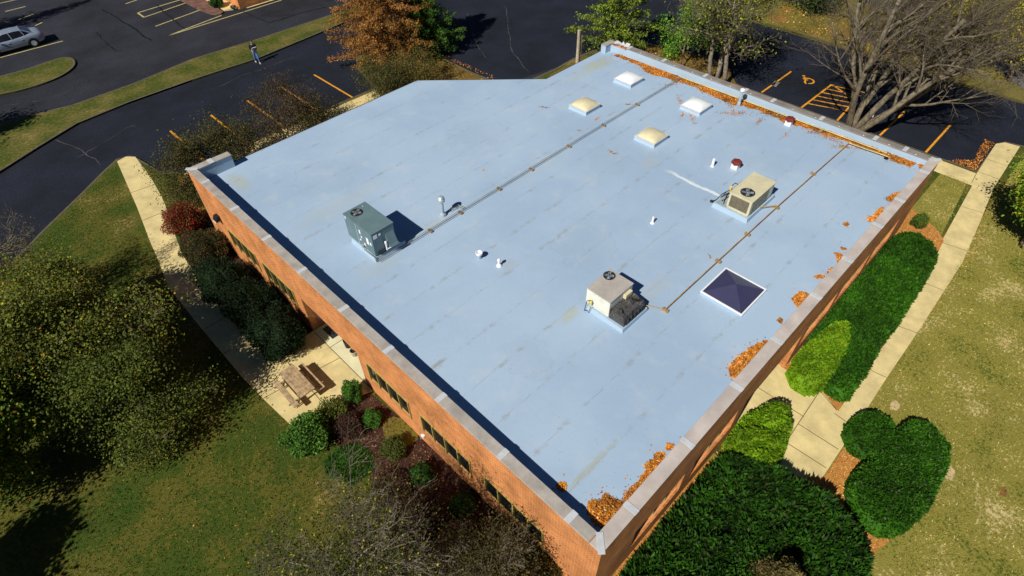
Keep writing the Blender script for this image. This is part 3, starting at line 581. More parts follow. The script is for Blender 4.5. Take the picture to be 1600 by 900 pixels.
q = MB(); q.box(.02, 1.46, .05, .07, .02, .16); q.build('base_rail', GALV, u)
q = MB(); q.rev([(.05, 0), (.055, .16), (.03, .2)], (-.06, 1.5, .42), 8); q.build('gas_regulator', mat('yellow_valve', (.62, .55, .12), .5, .1, 5), u)
q = MB(); q.tube([(-.06, 1.5, .66), (-.14, 1.62, .60), (-.16, 1.68, .05), (-.05, 1.58, .0)], .016, 6).tube([(-.06, 1.5, .5), (.06, 1.45, .45)], .016, 6).tube([(-.1, 1.45, .38), (-.14, 1.5, .04)], .012, 6); q.build('gas_connection', DK, u)
for (yy, zz, a, b) in [(1.42, .72, .16, .1), (1.18, .52, .07, .12), (.95, .66, .05, .05)]: q = MB(); q.box(.052, .06, yy, yy+a, zz, zz+b); q.build('sticker', WHITE, u)
# unit 3: beige with coil grille facing the camera
zb = zr(16.6, 5)
u = thing('air_conditioner', 'beige rooftop air conditioner with grey coil grilles, nearest the right-hand parapet', 'air conditioner', (15.48, 4.40, zb), 'air conditioners on the flat roof')
curb(u, 0, 2.45, 0, 1.68, 0, .2, MEM)
q = MB(); q.box(.05, 2.4, .06, 1.62, .19, .215); q.build('curb_lid', GALV, u)
q = MB(); q.box(.10, 2.12, .06, 1.12, .30, 1.0).box(.13, 2.1, .08, 1.1, .215, .30); q.build('cabinet', U_BEIGE, u, bevel=.012)
q = MB(); q.box(.07, 2.15, .03, 1.15, 1.0, 1.04); q.build('top_panel', U_BEIGE, u, bevel=.008)
q = MB(); q.box(.085, .10, .16, 1.02, .36, .94)
for k in range(12): q.box(.07, .086, .16, 1.02, .375+k*.048, .39+k*.048)
q.build('coil_grille', COIL, u)
q = MB(); q.box(.2, .85, .045, .06, .36, .94); q.box(.98, 1.62, .045, .06, .36, .94); q.build('coil_grille', mat('grille_shade', (.13, .15, .13), .6, .2, 8), u)
q = MB(); q.box(1.72, 1.95, .05, .06, .36, .94); q.build('access_panel', U_OFF, u)
q = MB()
for k in range(11): q.box(.2, 1.62, .035, .045, .38+k*.05, .395+k*.05)
q.build('louvre', mat('louvre_grey', (.28, .29, .24), .6, .15, 8), u)
fan(u, (.55, .55, 1.042), .30)
q = MB(); q.rev([(.05, 0), (.06, .2), (.03, .25)], (1.0, 1.5, .45), 8); q.build('gas_regulator', mat('yellow_valve_b', (.62, .50, .10), .5, .1, 5), u)
q = MB(); q.tube([(1.4, 1.13, .62), (1.35, 1.5, .66), (1.0, 1.5, .66)], .022, 6).tube([(1.0, 1.5, .48), (.55, 1.62, .42), (.5, 1.78, .05), (.3, 1.85, .04)], .022, 6).tube([(.7, 1.5, .55), (.5, 1.7, .04)], .018, 6).tube([(1.2, 1.5, .4), (.8, 1.5, .3), (.2, 1.3, .24)], .02, 6).tube([(1.5, 1.3, .3), (.3, 1.45, .26)], .016, 6).rev([(.09, 0), (.09, .05)], (.28, 1.88, 0), 10); q.build('gas_connection', DK, u)
# gas pipes
def block(parent, x, y, dz=.0, sx=.10, sy=.26):
    z = zr(x, y); q = MB(); q.box(x-sx/2, x+sx/2, y-sy/2, y+sy/2, z+.001, z+.09).tube([(x, y-sy/2+.04, z+.09), (x, y-sy/2+.04, z+.17)], .012, 5).tube([(x, y+sy/2-.04, z+.09), (x, y+sy/2-.04, z+.17)], .012, 5); q.build('pipe_support', WOODB, parent)
t = thing('gas_pipe', 'twin grey conduit running from the teal air conditioner to the far parapet', 'pipe', (0, 0, 0), 'pipes along the roof')
def zp(x, y, h=.13): return (x, y, zr(x, y)+h)
for dy, nm, m_ in ((-.04, 'conduit', PIPE), (.04, 'conduit', PIPE)):
    q = MB(); q.tube([zp(2.8, 14.02+dy), zp(9, 14.02+dy), zp(16, 14.04+dy), zp(24.9, 14.0+dy)], .014, 6); q.build(nm, m_, t)
for x in (5.6, 7.35, 9.8, 12.0, 14.8, 17.6, 20.6, 24.3): block(t, x, 14.02)
q = MB(); q.tube([zp(7.55, 14.05), zp(7.5, 14.35), zp(7.2, 14.4), zp(7.15, 14.4, .0)], .022, 6).tube([zp(7.65, 14.05), zp(7.6, 14.45), zp(7.2, 14.5), zp(7.12, 14.5, .0)], .022, 6); q.build('branch_elbow', PIPE, t)
t = thing('gas_pipe', 'single rusty red and yellow pipe running from the off-white air conditioner to the far parapet', 'pipe', (0, 0, 0), 'pipes along the roof')
q = MB(); q.tube([zp(8.3, 4.7, .16), zp(8.7, 3.95), zp(12.5, 3.95), zp(17.3, 3.93), zp(24.45, 3.82)], .020, 6); q.build('pipe', RUST, t)
for x in (8.75, 12.46, 14.77, 17.3, 20.85, 24.0): block(t, x, 3.95)
q = MB(); q.tube([zp(17.3, 3.97, .15), zp(16.9, 4.25, .18), zp(16.6, 4.42, .2)], .022, 6); q.build('branch_elbow', RUST, t)
t = thing('gas_pipe', 'yellow pipe lying among leaves along the foot of the far parapet', 'pipe', (0, 0, 0), 'pipes along the roof')
q = MB(); q.tube([zp(24.85, 14.1), zp(24.84, 8), zp(24.8, 2.1)], .026, 6); q.build('pipe', PIPEY, t)
for y in (12.6, 10.2, 7.8, 5.4, 2.15): block(t, 24.83, y, sx=.3, sy=.12)
t = thing('gas_pipe', 'short yellow pipe stub ending on a black foot near the right roof corner', 'pipe', (0, 0, 0), 'pipes along the roof')
q = MB(); q.tube([zp(24.46, 3.85), zp(24.48, 3), zp(24.52, 1.95)], .026, 6); q.build('pipe', PIPEY, t)
for y in (1.98,): x = 24.52; z = zr(x, y); q = MB(); q.rev([(.11, 0.001), (.10, .04), (.04, .05), (.04, .12)], (x, y, z), 10); q.build('pipe_foot', BLACK, t)
# vents
def vent(label, x, y, prof, m_, group='vents standing on the roof', capm=None, capprof=None, name='roof_vent', n=16):
    z = zr(x, y); t = thing(name, label, 'vent', (x, y, z), group); q = MB(); q.rev(prof, (0, 0, 0), n); q.build('pipe', m_, t, smooth=False)
    if capprof: q = MB(); q.rev(capprof, (0, 0, 0), n); q.build('cap', capm or m_, t)
    return t
t = vent('tall galvanised vent pipe with round cap just beyond the teal air conditioner', 6.72, 14.49, [(.16, 0), (.15, .12), (.085, .16), (.085, .80)], GALV, capm=GALV, capprof=[(.10, .78), (.17, .80), (.17, .93), (.12, .97), (.15, .99), (.10, 1.05), (.02, 1.07)])
vent('short open galvanised vent with flared rim, larger of the two mid-roof stubs', 5.92, 11.2, [(.09, 0), (.085, .22)], GALV, capm=WHITE, capprof=[(.085, .20), (.14, .24), (.15, .33), (.12, .34), (.09, .28)])
vent('small white vent stub with ball top, smaller of the two mid-roof stubs', 6.17, 10.28, [(.12, 0), (.10, .06), (.05, .12), (.05, .26)], WHITE, capm=WHITE, capprof=[(.06, .25), (.075, .30), (.05, .37), (.01, .38)])
t = vent('slim white vent stub alone between the off-white and beige air conditioners', 12.7, 7.35, [(.10, 0), (.05, .06), (.045, .34)], WHITE, n=12)
vent('slim white vent pipe beside the red hexagonal cap, beyond the beige air conditioner', 18.25, 7.78, [(.10, 0), (.07, .05), (.065, .42)], WHITE, n=12)
def hexvent(label, x, y):
    z = zr(x, y); t = thing('hexagonal_vent', label, 'vent', (x, y, z), 'hexagonal red-capped vents'); q = MB(); q.box(-.16, .16, -.16, .16, 0, .26); q.build('base', WHITE, t, bevel=.01)
    q = MB(); q.rev([(.24, .27), (.26, .30), (.25, .40), (.20, .43)], (0, 0, 0), 6); q.build('cap', REDV, t)
hexvent('dark red hexagonal vent cap on white base behind the beige air conditioner', 18.85, 6.9)
hexvent('dark red hexagonal vent cap on white base at the leaf line by the far parapet', 24.28, 6.92)
t = vent('tall white vent pipe with round cap rising in front of the far parapet', 24.38, 9.9, [(.11, 0), (.10, .2), (.075, .22), (.075, .85)], GALV, capm=WHITE, capprof=[(.09, .84), (.13, .86), (.13, .96), (.04, 1.0)])
# domed skylights
def skylight(x, y, m_, label):
    z = zr(x, y); t = thing('domed_skylight', label, 'skylight', (x, y, z), 'domed skylights on the flat roof'); a = .60
    q = MB(); q.hexa([(-a-.05, -a-.05, -.03), (a+.05, -a-.05, -.03), (a+.05, a+.05, -.03), (-a-.05, a+.05, -.03)], [(-a, -a, .17), (a, -a, .17), (a, a, .17), (-a, a, .17)]); q.build('curb', MEM, t)
    q = MB(); b = a+.035; q.box(-b, b, -b, -b+.05, .17, .25).box(-b, b, b-.05, b, .17, .25).box(-b, -b+.05, -b+.05, b-.05, .17, .25).box(b-.05, b, -b+.05, b-.05, .17, .25); q.build('frame', PLATE, t, bevel=.008)
    n = 14; v = []; f = []
    for i in range(n+1):
        for j in range(n+1):
            X, Y = -1+2*i/n, -1+2*j/n; h = (1-X**2)**.55*(1-Y**2)**.55 if abs(X) < 1 and abs(Y) < 1 else 0
            v.append((X*(b-.05), Y*(b-.05), .235+.24*h))
    for i in range(n):
        for j in range(n): q0 = i*(n+1)+j; f.append((q0, q0+n+1, q0+n+2, q0+1))
    mk('dome', v, f, m_, t, smooth=True)
skylight(22.55, 16.1, DOME, 'white domed skylight farthest along the twin conduit, nearest the far-left roof corner')
skylight(18.4, 16.0, CREAM, 'cream domed skylight beyond the twin conduit, left of the white one')
skylight(22.5, 11.45, DOME, 'white domed skylight near the drifts of leaves by the far parapet')
skylight(18.25, 11.4, CREAM, 'cream domed skylight on the near side of the twin conduit')
z = zr(11.3, 2.6); t = thing('pyramid_skylight', 'large dark tinted pyramid skylight in a white square frame', 'skylight', (11.33, 2.62, z))
a, b = .90, .86; q = MB(); q.box(-a-.02, a+.02, -b-.02, b+.02, -.05, .1); q.build('curb', MEM, t, bevel=.01)
q = MB(); A, B_ = a+.03, b+.03; q.box(-A, A, -B_, -B_+.06, .1, .15).box(-A, A, B_-.06, B_, .1, .15).box(-A, -A+.06, -B_+.06, B_-.06, .1, .15).box(A-.06, A, -B_+.06, B_-.06, .1, .15); q.build('frame', WHITE, t, bevel=.006)
v = [(-a+.03, -b+.03, .13), (a-.03, -b+.03, .13), (a-.03, b-.03, .13), (-a+.03, b-.03, .13), (0, 0, .50)]
mk('glass_pyramid', v, [(0, 1, 4), (1, 2, 4), (2, 3, 4), (3, 0, 4)], NAVY, t)
# ---------------------------------------------------------------- leaf litter
LITTER = leaf_mat('leaf_litter', [((.54, .19, .02), 4), ((.64, .27, .03), 3.5), ((.38, .12, .02), 3.5), ((.80, .46, .14), 1.0), ((.18, .075, .03), 2.0)], .1)
LITTER_G = leaf_mat('ground_leaves', [((.60, .26, .05), 3), ((.42, .15, .03), 3), ((.75, .48, .18), 2), ((.20, .09, .03), 2)], .1)
LITTER_B = leaf_mat('brown_leaves', [((.14, .065, .035), 3), ((.20, .10, .05), 3), ((.07, .03, .02), 3), ((.33, .18, .09), 1)], .1)
def leaves_at(X, Y, Z, size, tilt=.6, asp=.6, r=rng):
    n = len(X); a = r.uniform(0, 6.283, n); s = size*r.uniform(.6, 1.3, n)
    u_ = np.stack([np.cos(a), np.sin(a), r.normal(0, tilt, n)], 1); v_ = np.stack([-np.sin(a), np.cos(a), r.normal(0, tilt, n)], 1)
    u_ /= np.linalg.norm(u_, axis=1)[:, None]; v_ /= np.linalg.norm(v_, axis=1)[:, None]
    c = np.stack([X, Y, Z], 1); U = u_*(s/2)[:, None]; Vv = v_*(s*asp/2)[:, None]
    return np.stack([c-U, c-Vv, c+U, c+Vv], 1)
def scatter(P, dens):
    P = np.asarray(P); lo, hi = P.min(0), P.max(0); n = int(dens*(hi[0]-lo[0])*(hi[1]-lo[1]))+4
    X = rng.uniform(lo[0], hi[0], n); Y = rng.uniform(lo[1], hi[1], n); k = inside(P, X, Y); return X[k], Y[k]
def leaf_pile(P, label, dens=420, size=.085, h=.05, zf=zr, mat_=LITTER, name='leaf_drift', fringe=True, group='leaf drifts on the roof'):
    """a drift of loose leaves heaped over a lumpy bed of the same leaves"""
    dens = dens*2.6; X, Y = scatter(P, dens); d = edge_dist(P, X, Y); Z = np.array([zf(x, y) for x, y in zip(X, Y)])+.008+rng.uniform(0, 1, len(X))*np.minimum(d*.6, h)
    V = [leaves_at(X, Y, Z, size)]
    if fringe:
        C = np.asarray(P); n = int(len(X)*.08)+4; i = rng.integers(0, len(C), n); t_ = rng.uniform(0, 1, n)[:, None]; p = C[i]*(1-t_)+C[(i+1) % len(C)]*t_+rng.normal(0, .16, (n, 2))*rng.uniform(.2, 1.6, (n, 1))
        if zf is zr: p = p[(p[:, 0] > .42) & (p[:, 0] < 25.14) & (p[:, 1] > .42)]
        Z = np.array([zf(x, y) for x, y in p])+.008; V.append(leaves_at(p[:, 0], p[:, 1], Z, size, .15))
    # packed lower layer: larger flat leaves so that no roof shows through
    X, Y = scatter(P, dens*.5); V.append(leaves_at(X, Y, np.array([zf(x, y) for x, y in zip(X, Y)])+.006+rng.uniform(0, .012, len(X)), size*1.7, .05, .8))
    o = mk_np(name, np.concatenate(V), 4, mat_); return tag(o, label, 'leaves', group, 'stuff')
def rg(u_, v_): return g(u_, v_, 4.02)
def jag(P, amp=.06, n=3):
    Q = []
    for i in range(len(P)):
        a, b = P[i], P[(i+1) % len(P)]
        for k in range(n): t_ = k/n; Q.append((a[0]*(1-t_)+b[0]*t_+random.gauss(0, amp), a[1]*(1-t_)+b[1]*t_+random.gauss(0, amp)))
    return Q
def crop3(l, base, s=3.): return [rg(base[0]+x/s, base[1]+y/s) for x, y in l]
def clampp(P): return [(min(max(x, .43), 25.12), max(y, .43)) for x, y in P]
leaf_pile(clampp(jag(crop3([(352, 605), (360, 558), (378, 545), (420, 535), (440, 505), (470, 532), (530, 558), (528, 515), (560, 480), (595, 455), (628, 400), (625, 375), (660, 350), (680, 322), (715, 322), (732, 348), (690, 400), (600, 500), (540, 570), (432, 685), (395, 660)], (800, 600)), .02)), 'large drift of orange leaves in the near corner of the roof', 620, .07, .09)
leaf_pile(clampp(jag(crop3([(722, 300), (730, 283), (762, 280), (745, 300), (725, 312)], (800, 600)), .01)), 'tiny scrap of leaves just beyond the near-corner drift', 500)
leaf_pile(clampp(jag(crop3([(208, 480), (225, 460), (248, 462), (250, 492), (232, 500)], (800, 600)), .01)), 'small clump of brown leaves by the shadow of the left parapet', 500)
leaf_pile(clampp(jag(crop3([(1018, 862), (1024, 810), (1050, 778), (1070, 770), (1110, 738), (1150, 712), (1200, 698), (1185, 745), (1120, 820), (1062, 872)], (800, 300)), .02)), 'long orange drift against the right-hand parapet, past mid-length', 600)
for L, lb in [([(112, 500), (150, 465), (200, 478), (175, 510), (148, 547)], 'square drift of leaves third from the near corner on the right-hand side'),
              ([(218, 398), (235, 386), (265, 390), (255, 403), (225, 406)], 'thin crescent of leaves beside the right-hand parapet'),
              ([(280, 365), (300, 352), (312, 360), (290, 385), (278, 380)], 'small round leaf clump beside the thin crescent'),
              ([(313, 285), (345, 290), (355, 305), (328, 336), (322, 310)], 'wedge of leaves beside the right-hand parapet, smaller than the square drift'),
              ([(340, 262), (360, 260), (365, 272), (345, 272)], 'speck of leaves just above the wedge-shaped drift'),
              ([(463, 120), (490, 115), (525, 75), (542, 75), (530, 105), (505, 138), (470, 142)], 'hooked drift of leaves towards the far end of the right-hand parapet'),
              ([(553, 30), (590, 10), (622, -2), (610, 22), (575, 50), (555, 45)], 'last drift of leaves before the right roof corner'),
              ([(348, 150), (370, 143), (380, 155), (365, 165)], 'lone rusty leaf clump on open roof near the beige air conditioner'),
              ([(45, 600), (60, 590), (74, 602), (60, 618)], 'small dot of leaves between the square drift and the long drift')]:
    leaf_pile(clampp(jag(crop3(L, (1200, 300)), .015, 2)), lb, 650, .06)
# drift line at the foot of the far parapet
P = []; r3 = random.Random(9); ys = np.arange(18.9, .7, -.25)
for y in ys: 
    wd = .18+.22*(math.sin(y*1.3)+1)/2+r3.uniform(0, .16); wd *= (1.5 if 6.5 < y < 16.5 else .85)
    P.append((24.98-wd, y))
P = [(25.1, 18.9)]+P+[(25.1, .75)]
leaf_pile(P, 'long drift of orange leaves lying along the foot of the far parapet', 380, .075, .06)
leaf_pile(clampp(jag([rg(1430, 252), rg(1452, 252), rg(1443, 262), rg(1436, 266), rg(1434, 258)], .03)), 'leaf drift tucked in the right roof corner', 500)
leaf_pile(clampp(jag([rg(950, 73), rg(958, 70), rg(958, 75), rg(950, 77)], .02)), 'few leaves caught in the far-left roof corner', 300)
STR = [(848, 163, .3, 'single dead leaf clump'), (933, 182, .28, 'red leaf scrap'), (982, 160, .3, 'rusty leaf scrap'), (1063, 155, .55, 'streak of leaves'), (1067, 177, .4, 'leaf clump'), (1083, 183, .6, 'leaf streak'), (1045, 130, .4, 'leaf clump'), (1143, 163, .6, 'comma of leaves'), (1147, 175, .9, 'leaf smear'), (1187, 188, .5, 'brown leaf patch'), (957, 235, .4, 'rusty leaf scrap'), (1113, 146, .5, 'leaf clump'), (1300, 218, .8, 'curl of leaves'), (1320, 230, .7, 'leaf patch'), (1270, 207, .5, 'leaf scrap'), (1215, 180, .8, 'leaf patch'), (905, 200, .15, 'leaf fleck'), (1228, 210, .25, 'leaf fleck'), (755, 262, .12, 'leaf fleck'), (1110, 400, .15, 'dark leaf'), (1160, 150, .5, 'leaf patch')]
V = []
for u_, v_, r_, lb in STR:
    x, y = rg(u_, v_); n = int(16+70*r_*r_/.4); a = random.uniform(0, 3.14); t_ = rng.normal(0, .5, n)*r_; s_ = rng.normal(0, .15, n)*r_
    X = x+t_*math.cos(a)-s_*math.sin(a); Y = y+t_*math.sin(a)+s_*math.cos(a); k = (X < 25.1) & (Y > .42) & (X > .42); V.append(leaves_at(X[k], Y[k], np.array([zr(p, q_) for p, q_ in zip(X[k], Y[k])])+.01, .075, .3))
tag(mk_np('scattered_leaves', np.concatenate(V), 4, LITTER), 'loose orange and red leaves scattered over the far half of the roof', 'leaves', None, 'stuff')
zf0 = lambda x, y: ZL+.015
zfa = lambda x, y: -.118
def litter(P, label, dens, size=.07, mat_=LITTER_G, z=.02, name='fallen_leaves'):
    X, Y = scatter(P, dens); o = mk_np(name, leaves_at(X, Y, np.full(len(X), z), size, .35), 4, mat_); return tag(o, label, 'leaves', None, 'stuff')
litter([(34.3, -1.15), (38.5, -1.05), (38.6, -.5), (37, -.55), (35.6, -.75), (34.9, .1), (34.3, .4)], 'orange leaves piled along the kerb in the corner of the right-hand car park', 260, .09, LITTER, -.1)
litter([(24.5, -3.3), (29.3, -2.85), (34, -2.5), (34, -2.9), (29, -3.2), (24.5, -3.7)], 'orange leaves along the outer edge of the right-hand pavement', 60, .07)
litter([(11.6, -3.35), (24.5, -3.3), (24.5, -3.5), (11.6, -3.5)], 'sparse leaves where dry lawn meets the right-hand pavement', 20, .07)
litter([(13, .1), (27.8, .1), (26.6, -2), (18.6, -2.5), (13, -2.4)], 'wood chips and orange leaves in the bed beside the long clipped juniper', 170, .07)
litter([(11.8, -3.4), (11.5, -4.4), (9.4, -4.4), (9, -5.2), (8.6, -5.9), (7.9, -5.7), (8.6, -3.4)], 'wood chips in the bed between pavement and rounded hedge', 260, .06)
litter([(.2, -.1), (8.6, -.05), (8.6, -.3), (.2, -.5)], 'orange leaves along the foot of the shaded brick wall', 200, .07)
litter([(0, 12), (-2.2, 12.3), (-2.5, 10.2), (-2.4, 8), (-3, 6), (-3.2, 2), (0, 0)], 'brown leaves on the dark mulch under the left windows', 90, .08, LITTER_B)
litter([(25.7, .4), (32.7, .4), (33.8, 14.2), (36, 18.5), (34, 25), (25.7, 25)], 'dead leaves under the trees behind the building', 22, .11, LITTER_G)
litter([(.9, 25.8), (14, 25.8), (19.5, 24), (22, 28), (22, 35), (19, 38.2), (16.9, 36.8), (15.9, 33), (1, 33)], 'dead leaves under the shrubs along the left car park', 16, .11, LITTER_G)
litter([(22.6, 28), (23.1, 28), (23.0, 34.8), (22.6, 34.8)], 'orange leaves in the gutter by the kerb beyond the roof', 60, .11, LITTER, -.11)
litter([(45.3, 3), (47.5, 3), (48, 15), (45.6, 15)], 'brown leaves under the trees across the car park', 25, .12, LITTER_G)
litter([(46, 8), (52, 8), (52, 20), (46, 18)], 'orange brown leaves on the far lawn', 16, .14, LITTER_G, ZL+.02)
litter([(8, -3.6), (38, -3.6), (38, -16), (5, -16)], 'single fallen leaves dotted over the dry front lawn', 1.6, .07, LITTER_G)
litter([(-12, 10), (-3, 5), (-3, 14), (-4, 30), (-10, 28)], 'single fallen leaves dotted over the side lawn', 1.0, .06, LITTER_G)
# ---------------------------------------------------------------- grass tufts (fine blades near the camera)
def grass(P, dens, label, mat_, h=.07):
    X, Y = scatter(P, dens); n = len(X); a = rng.uniform(0, 6.28, n); s = rng.uniform(.5, 1.3, n)*h
    b0 = np.stack([X+.018*np.cos(a), Y+.018*np.sin(a), np.full(n, ZL+.004)], 1); b1 = np.stack([X-.018*np.cos(a), Y-.018*np.sin(a), np.full(n, ZL+.004)], 1)
    t_ = np.stack([X+rng.normal(0, .03, n), Y+rng.normal(0, .03, n), ZL+s], 1)
    return tag(mk_np('grass', np.stack([b0, b1, t_], 1), 3, mat_), label, 'grass', None, 'stuff')
GR_DRY = leaf_mat('dry_grass_blades', [((.36, .30, .08), 3), ((.17, .19, .025), 3), ((.24, .22, .04), 3), ((.52, .44, .19), 1.5), ((.10, .14, .02), 2)], 0)
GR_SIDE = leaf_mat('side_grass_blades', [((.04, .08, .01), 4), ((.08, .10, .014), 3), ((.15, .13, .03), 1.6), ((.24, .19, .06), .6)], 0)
FRONT = [(8, -6.3), (9.2, -6.2), (10.8, -6.5), (12.4, -6.6), (13.9, -6.4), (14.5, -5.8), (14.4, -4.8), (13.8, -4.2), (13.6, -3.5), (29.4, -2.95), (38.8, -2.6), (38.8, -12), (14, -12), (6, -10)]
grass(FRONT, 170, 'short dry grass of the front lawn beside the right-hand pavement', GR_DRY)
grass([(25.8, 0), (32.7, 0), (32.7, -1.4), (27.6, -1.8), (27.9, -.1)], 150, 'short dry grass between pavement and right roof corner', GR_DRY)
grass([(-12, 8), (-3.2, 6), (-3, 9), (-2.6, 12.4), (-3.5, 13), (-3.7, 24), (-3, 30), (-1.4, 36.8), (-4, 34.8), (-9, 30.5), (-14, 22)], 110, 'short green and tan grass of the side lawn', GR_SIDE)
grass(smooth_poly(GP, 1), 1300, 'lush green grass patch at the edge of the dark mulch', leaf_mat('lush_blades', [((.03, .11, .01), 4), ((.06, .17, .015), 3), ((.02, .06, .01), 2)], 0), .12)
# ---------------------------------------------------------------- hedges
def hedge(name, P, H, label, cols, tuft=.16, dens=900, edge=.45, group=None, cat='hedge', width=.035, up=.5, lean=(0, 0), grow_=.13):
    P = ccw(P); Q = []
    for i in range(len(P)):
        a, b = Vector(P[i-1]), Vector(P[(i+1) % len(P)]); d = (b-a).normalized(); Q.append((P[i][0]+d.y*grow_, P[i][1]-d.x*grow_))
    P = [tuple(p) for p in smooth_poly(Q, 1)]; P = [(p[0]+rng.normal(0, .035), p[1]+rng.normal(0, .035)) for p in P]; x0 = sum(p[0] for p in P)/len(P); y0 = sum(p[1] for p in P)/len(P)
    t_ = thing(name, label, cat, (x0, y0, 0), group); m_ = leaf_mat('foliage_'+name, cols, .15)
    A = np.asarray(P); lo, hi = A.min(0), A.max(0); st = .13; nx = int((hi[0]-lo[0])/st)+3; ny = int((hi[1]-lo[1])/st)+3
    ph = rng.uniform(0, 6, 6)
    def hf(X, Y):
        d = edge_dist(P, X, Y); q_ = np.clip(d/edge, 0, 1); bump = 1+.12*np.sin(X*3.1+ph[0])*np.cos(Y*2.7+ph[1])+.08*np.sin(X*6.3+ph[2]+Y*4)+.06*np.sin(Y*11+ph[3])*np.sin(X*9.7)+.05*np.sin(Y*17+X*13+ph[4])
        return H*(1-(1-q_)**2.6)**(1/2.6)*bump
    gx = lo[0]-st+st*np.arange(nx); gy = lo[1]-st+st*np.arange(ny); XX, YY = np.meshgrid(gx, gy, indexing='ij'); ins = inside(P, XX, YY)
    HH = np.where(ins, hf(XX, YY)*.9, 0.01); v = np.stack([XX-x0, YY-y0, HH], -1).reshape(-1, 3).tolist(); f = []
    for i in range(nx-1):
        for j in range(ny-1):
            if ins[i, j] or ins[i+1, j] or ins[i, j+1] or ins[i+1, j+1]: q0 = i*ny+j; f.append((q0, q0+ny, q0+ny+1, q0+1))
    used = sorted({k for q_ in f for k in q_}); mp = {k: i for i, k in enumerate(used)}
    mk('body', [v[k] for k in used], [tuple(mp[k] for k in q_) for q_ in f], m_, t_, smooth=True)
    X, Y = scatter(P, dens); Z = hf(X, Y); n = len(X); e_ = .03
    gxn = (hf(X+e_, Y)-Z)/e_; gyn = (hf(X, Y+e_)-Z)/e_
    keepd = edge_dist(P, X, Y); nrm = np.stack([-gxn, -gyn, np.ones(n)], 1); nrm /= np.linalg.norm(nrm, axis=1)[:, None]
    steep = 1/np.maximum(nrm[:, 2], .2)
    rep = np.minimum(steep, 4).astype(int); idx = np.repeat(np.arange(n), rep); X, Y, Z, nrm = X[idx], Y[idx], Z[idx], nrm[idx]; n = len(X)
    Z = Z-np.where(nrm[:, 2] < .7, rng.uniform(0, 1, n)*np.minimum(Z, .5), rng.uniform(0, .06, n))
    d = nrm+rng.normal(0, .55, (n, 3)); d[:, 2] += up; d[:, 0] += lean[0]; d[:, 1] += lean[1]; d /= np.linalg.norm(d, axis=1)[:, None]
    L = tuft*rng.uniform(.5, 1.3, n); s = np.cross(d, rng.normal(0, 1, (n, 3))); s /= np.linalg.norm(s, axis=1)[:, None]
    c = np.stack([X-x0, Y-y0, np.maximum(Z, .02)], 1)
    V = np.stack([c-s*width, c+d*(L*.55)[:, None]-s*width*1.1, c+d*L[:, None], c+d*(L*.5)[:, None]+s*width*1.1], 1)
    mk_np('foliage', V, 4, m_, t_); return t_
JUN = [((.016, .070, .002), 4), ((.028, .105, .003), 4), ((.045, .13, .006), 2), ((.010, .04, .002), 2)]
JUND = [((.012, .052, .002), 4), ((.020, .075, .003), 4), ((.036, .10, .006), 2), ((.005, .018, .002), 2), ((.06, .07, .02), .4)]
LIME = [((.105, .235, .004), 4), ((.15, .29, .005), 4), ((.06, .14, .004), 3), ((.22, .30, .012), 1), ((.16, .10, .02), .4)]
def hz(pts, z): return [g(u_, v_, z) for u_, v_ in pts]
hedge('juniper_hedge', hz([(1398, 366), (1432, 364), (1466, 390), (1452, 418), (1385, 520), (1340, 590), (1318, 618), (1300, 605), (1292, 575), (1262, 540), (1290, 500), (1345, 430)], .45), .5, 'long clipped dark green juniper bed between brick wall and right-hand pavement', JUN, .16, 1000, .25)
hedge('lime_hedge', hz([(1331, 500), (1329, 530), (1305, 575), (1272, 603), (1248, 592), (1242, 568), (1262, 540), (1300, 504)], .7), .85, 'bright lime green clipped shrub at the near end of the long juniper bed', LIME, .10, 1300, .5, 'clipped lime green shrubs', 'shrub')
hedge('lime_hedge', hz([(1232, 632), (1237, 655), (1228, 690), (1210, 722), (1180, 732), (1148, 705), (1140, 682), (1165, 650), (1200, 630)], .8), 1.0, 'bright lime green clipped shrub beside the entrance slab', LIME, .10, 1300, .5, 'clipped lime green shrubs', 'shrub')
hedge('round_hedge', hz([(1400, 668), (1430, 655), (1468, 672), (1488, 705), (1475, 750), (1445, 792), (1403, 834), (1368, 825), (1336, 800), (1326, 765), (1340, 738), (1362, 712), (1385, 700)], .4), .6, 'large dark green rounded hedge lobe beside the dry lawn', JUN+[((.10, .11, .07), .35)], .12, 1200, .3, grow_=.03, group= 'clipped hedges by the pavement')
hedge('round_hedge', hz([(1325, 660), (1345, 644), (1378, 643), (1402, 662), (1398, 690), (1372, 710), (1338, 704), (1324, 685)], .45), .6, 'small round green hedge lobe touching the larger one by the pavement', JUN, .10, 1500, .3, grow_=.03, group= 'clipped hedges by the pavement')
hedge('spreading_hedge', hz([(1128, 706), (1170, 722), (1218, 730), (1260, 750), (1310, 790), (1345, 830), (1362, 870), (1355, 930), (1200, 960), (960, 940), (975, 888), (1012, 850), (1060, 790)], .7), .95, 'broad dark green juniper mass at the near corner of the building', JUND, .25, 800, .5, grow_=0, width=.04, up=.3, lean=(.3, -.2))
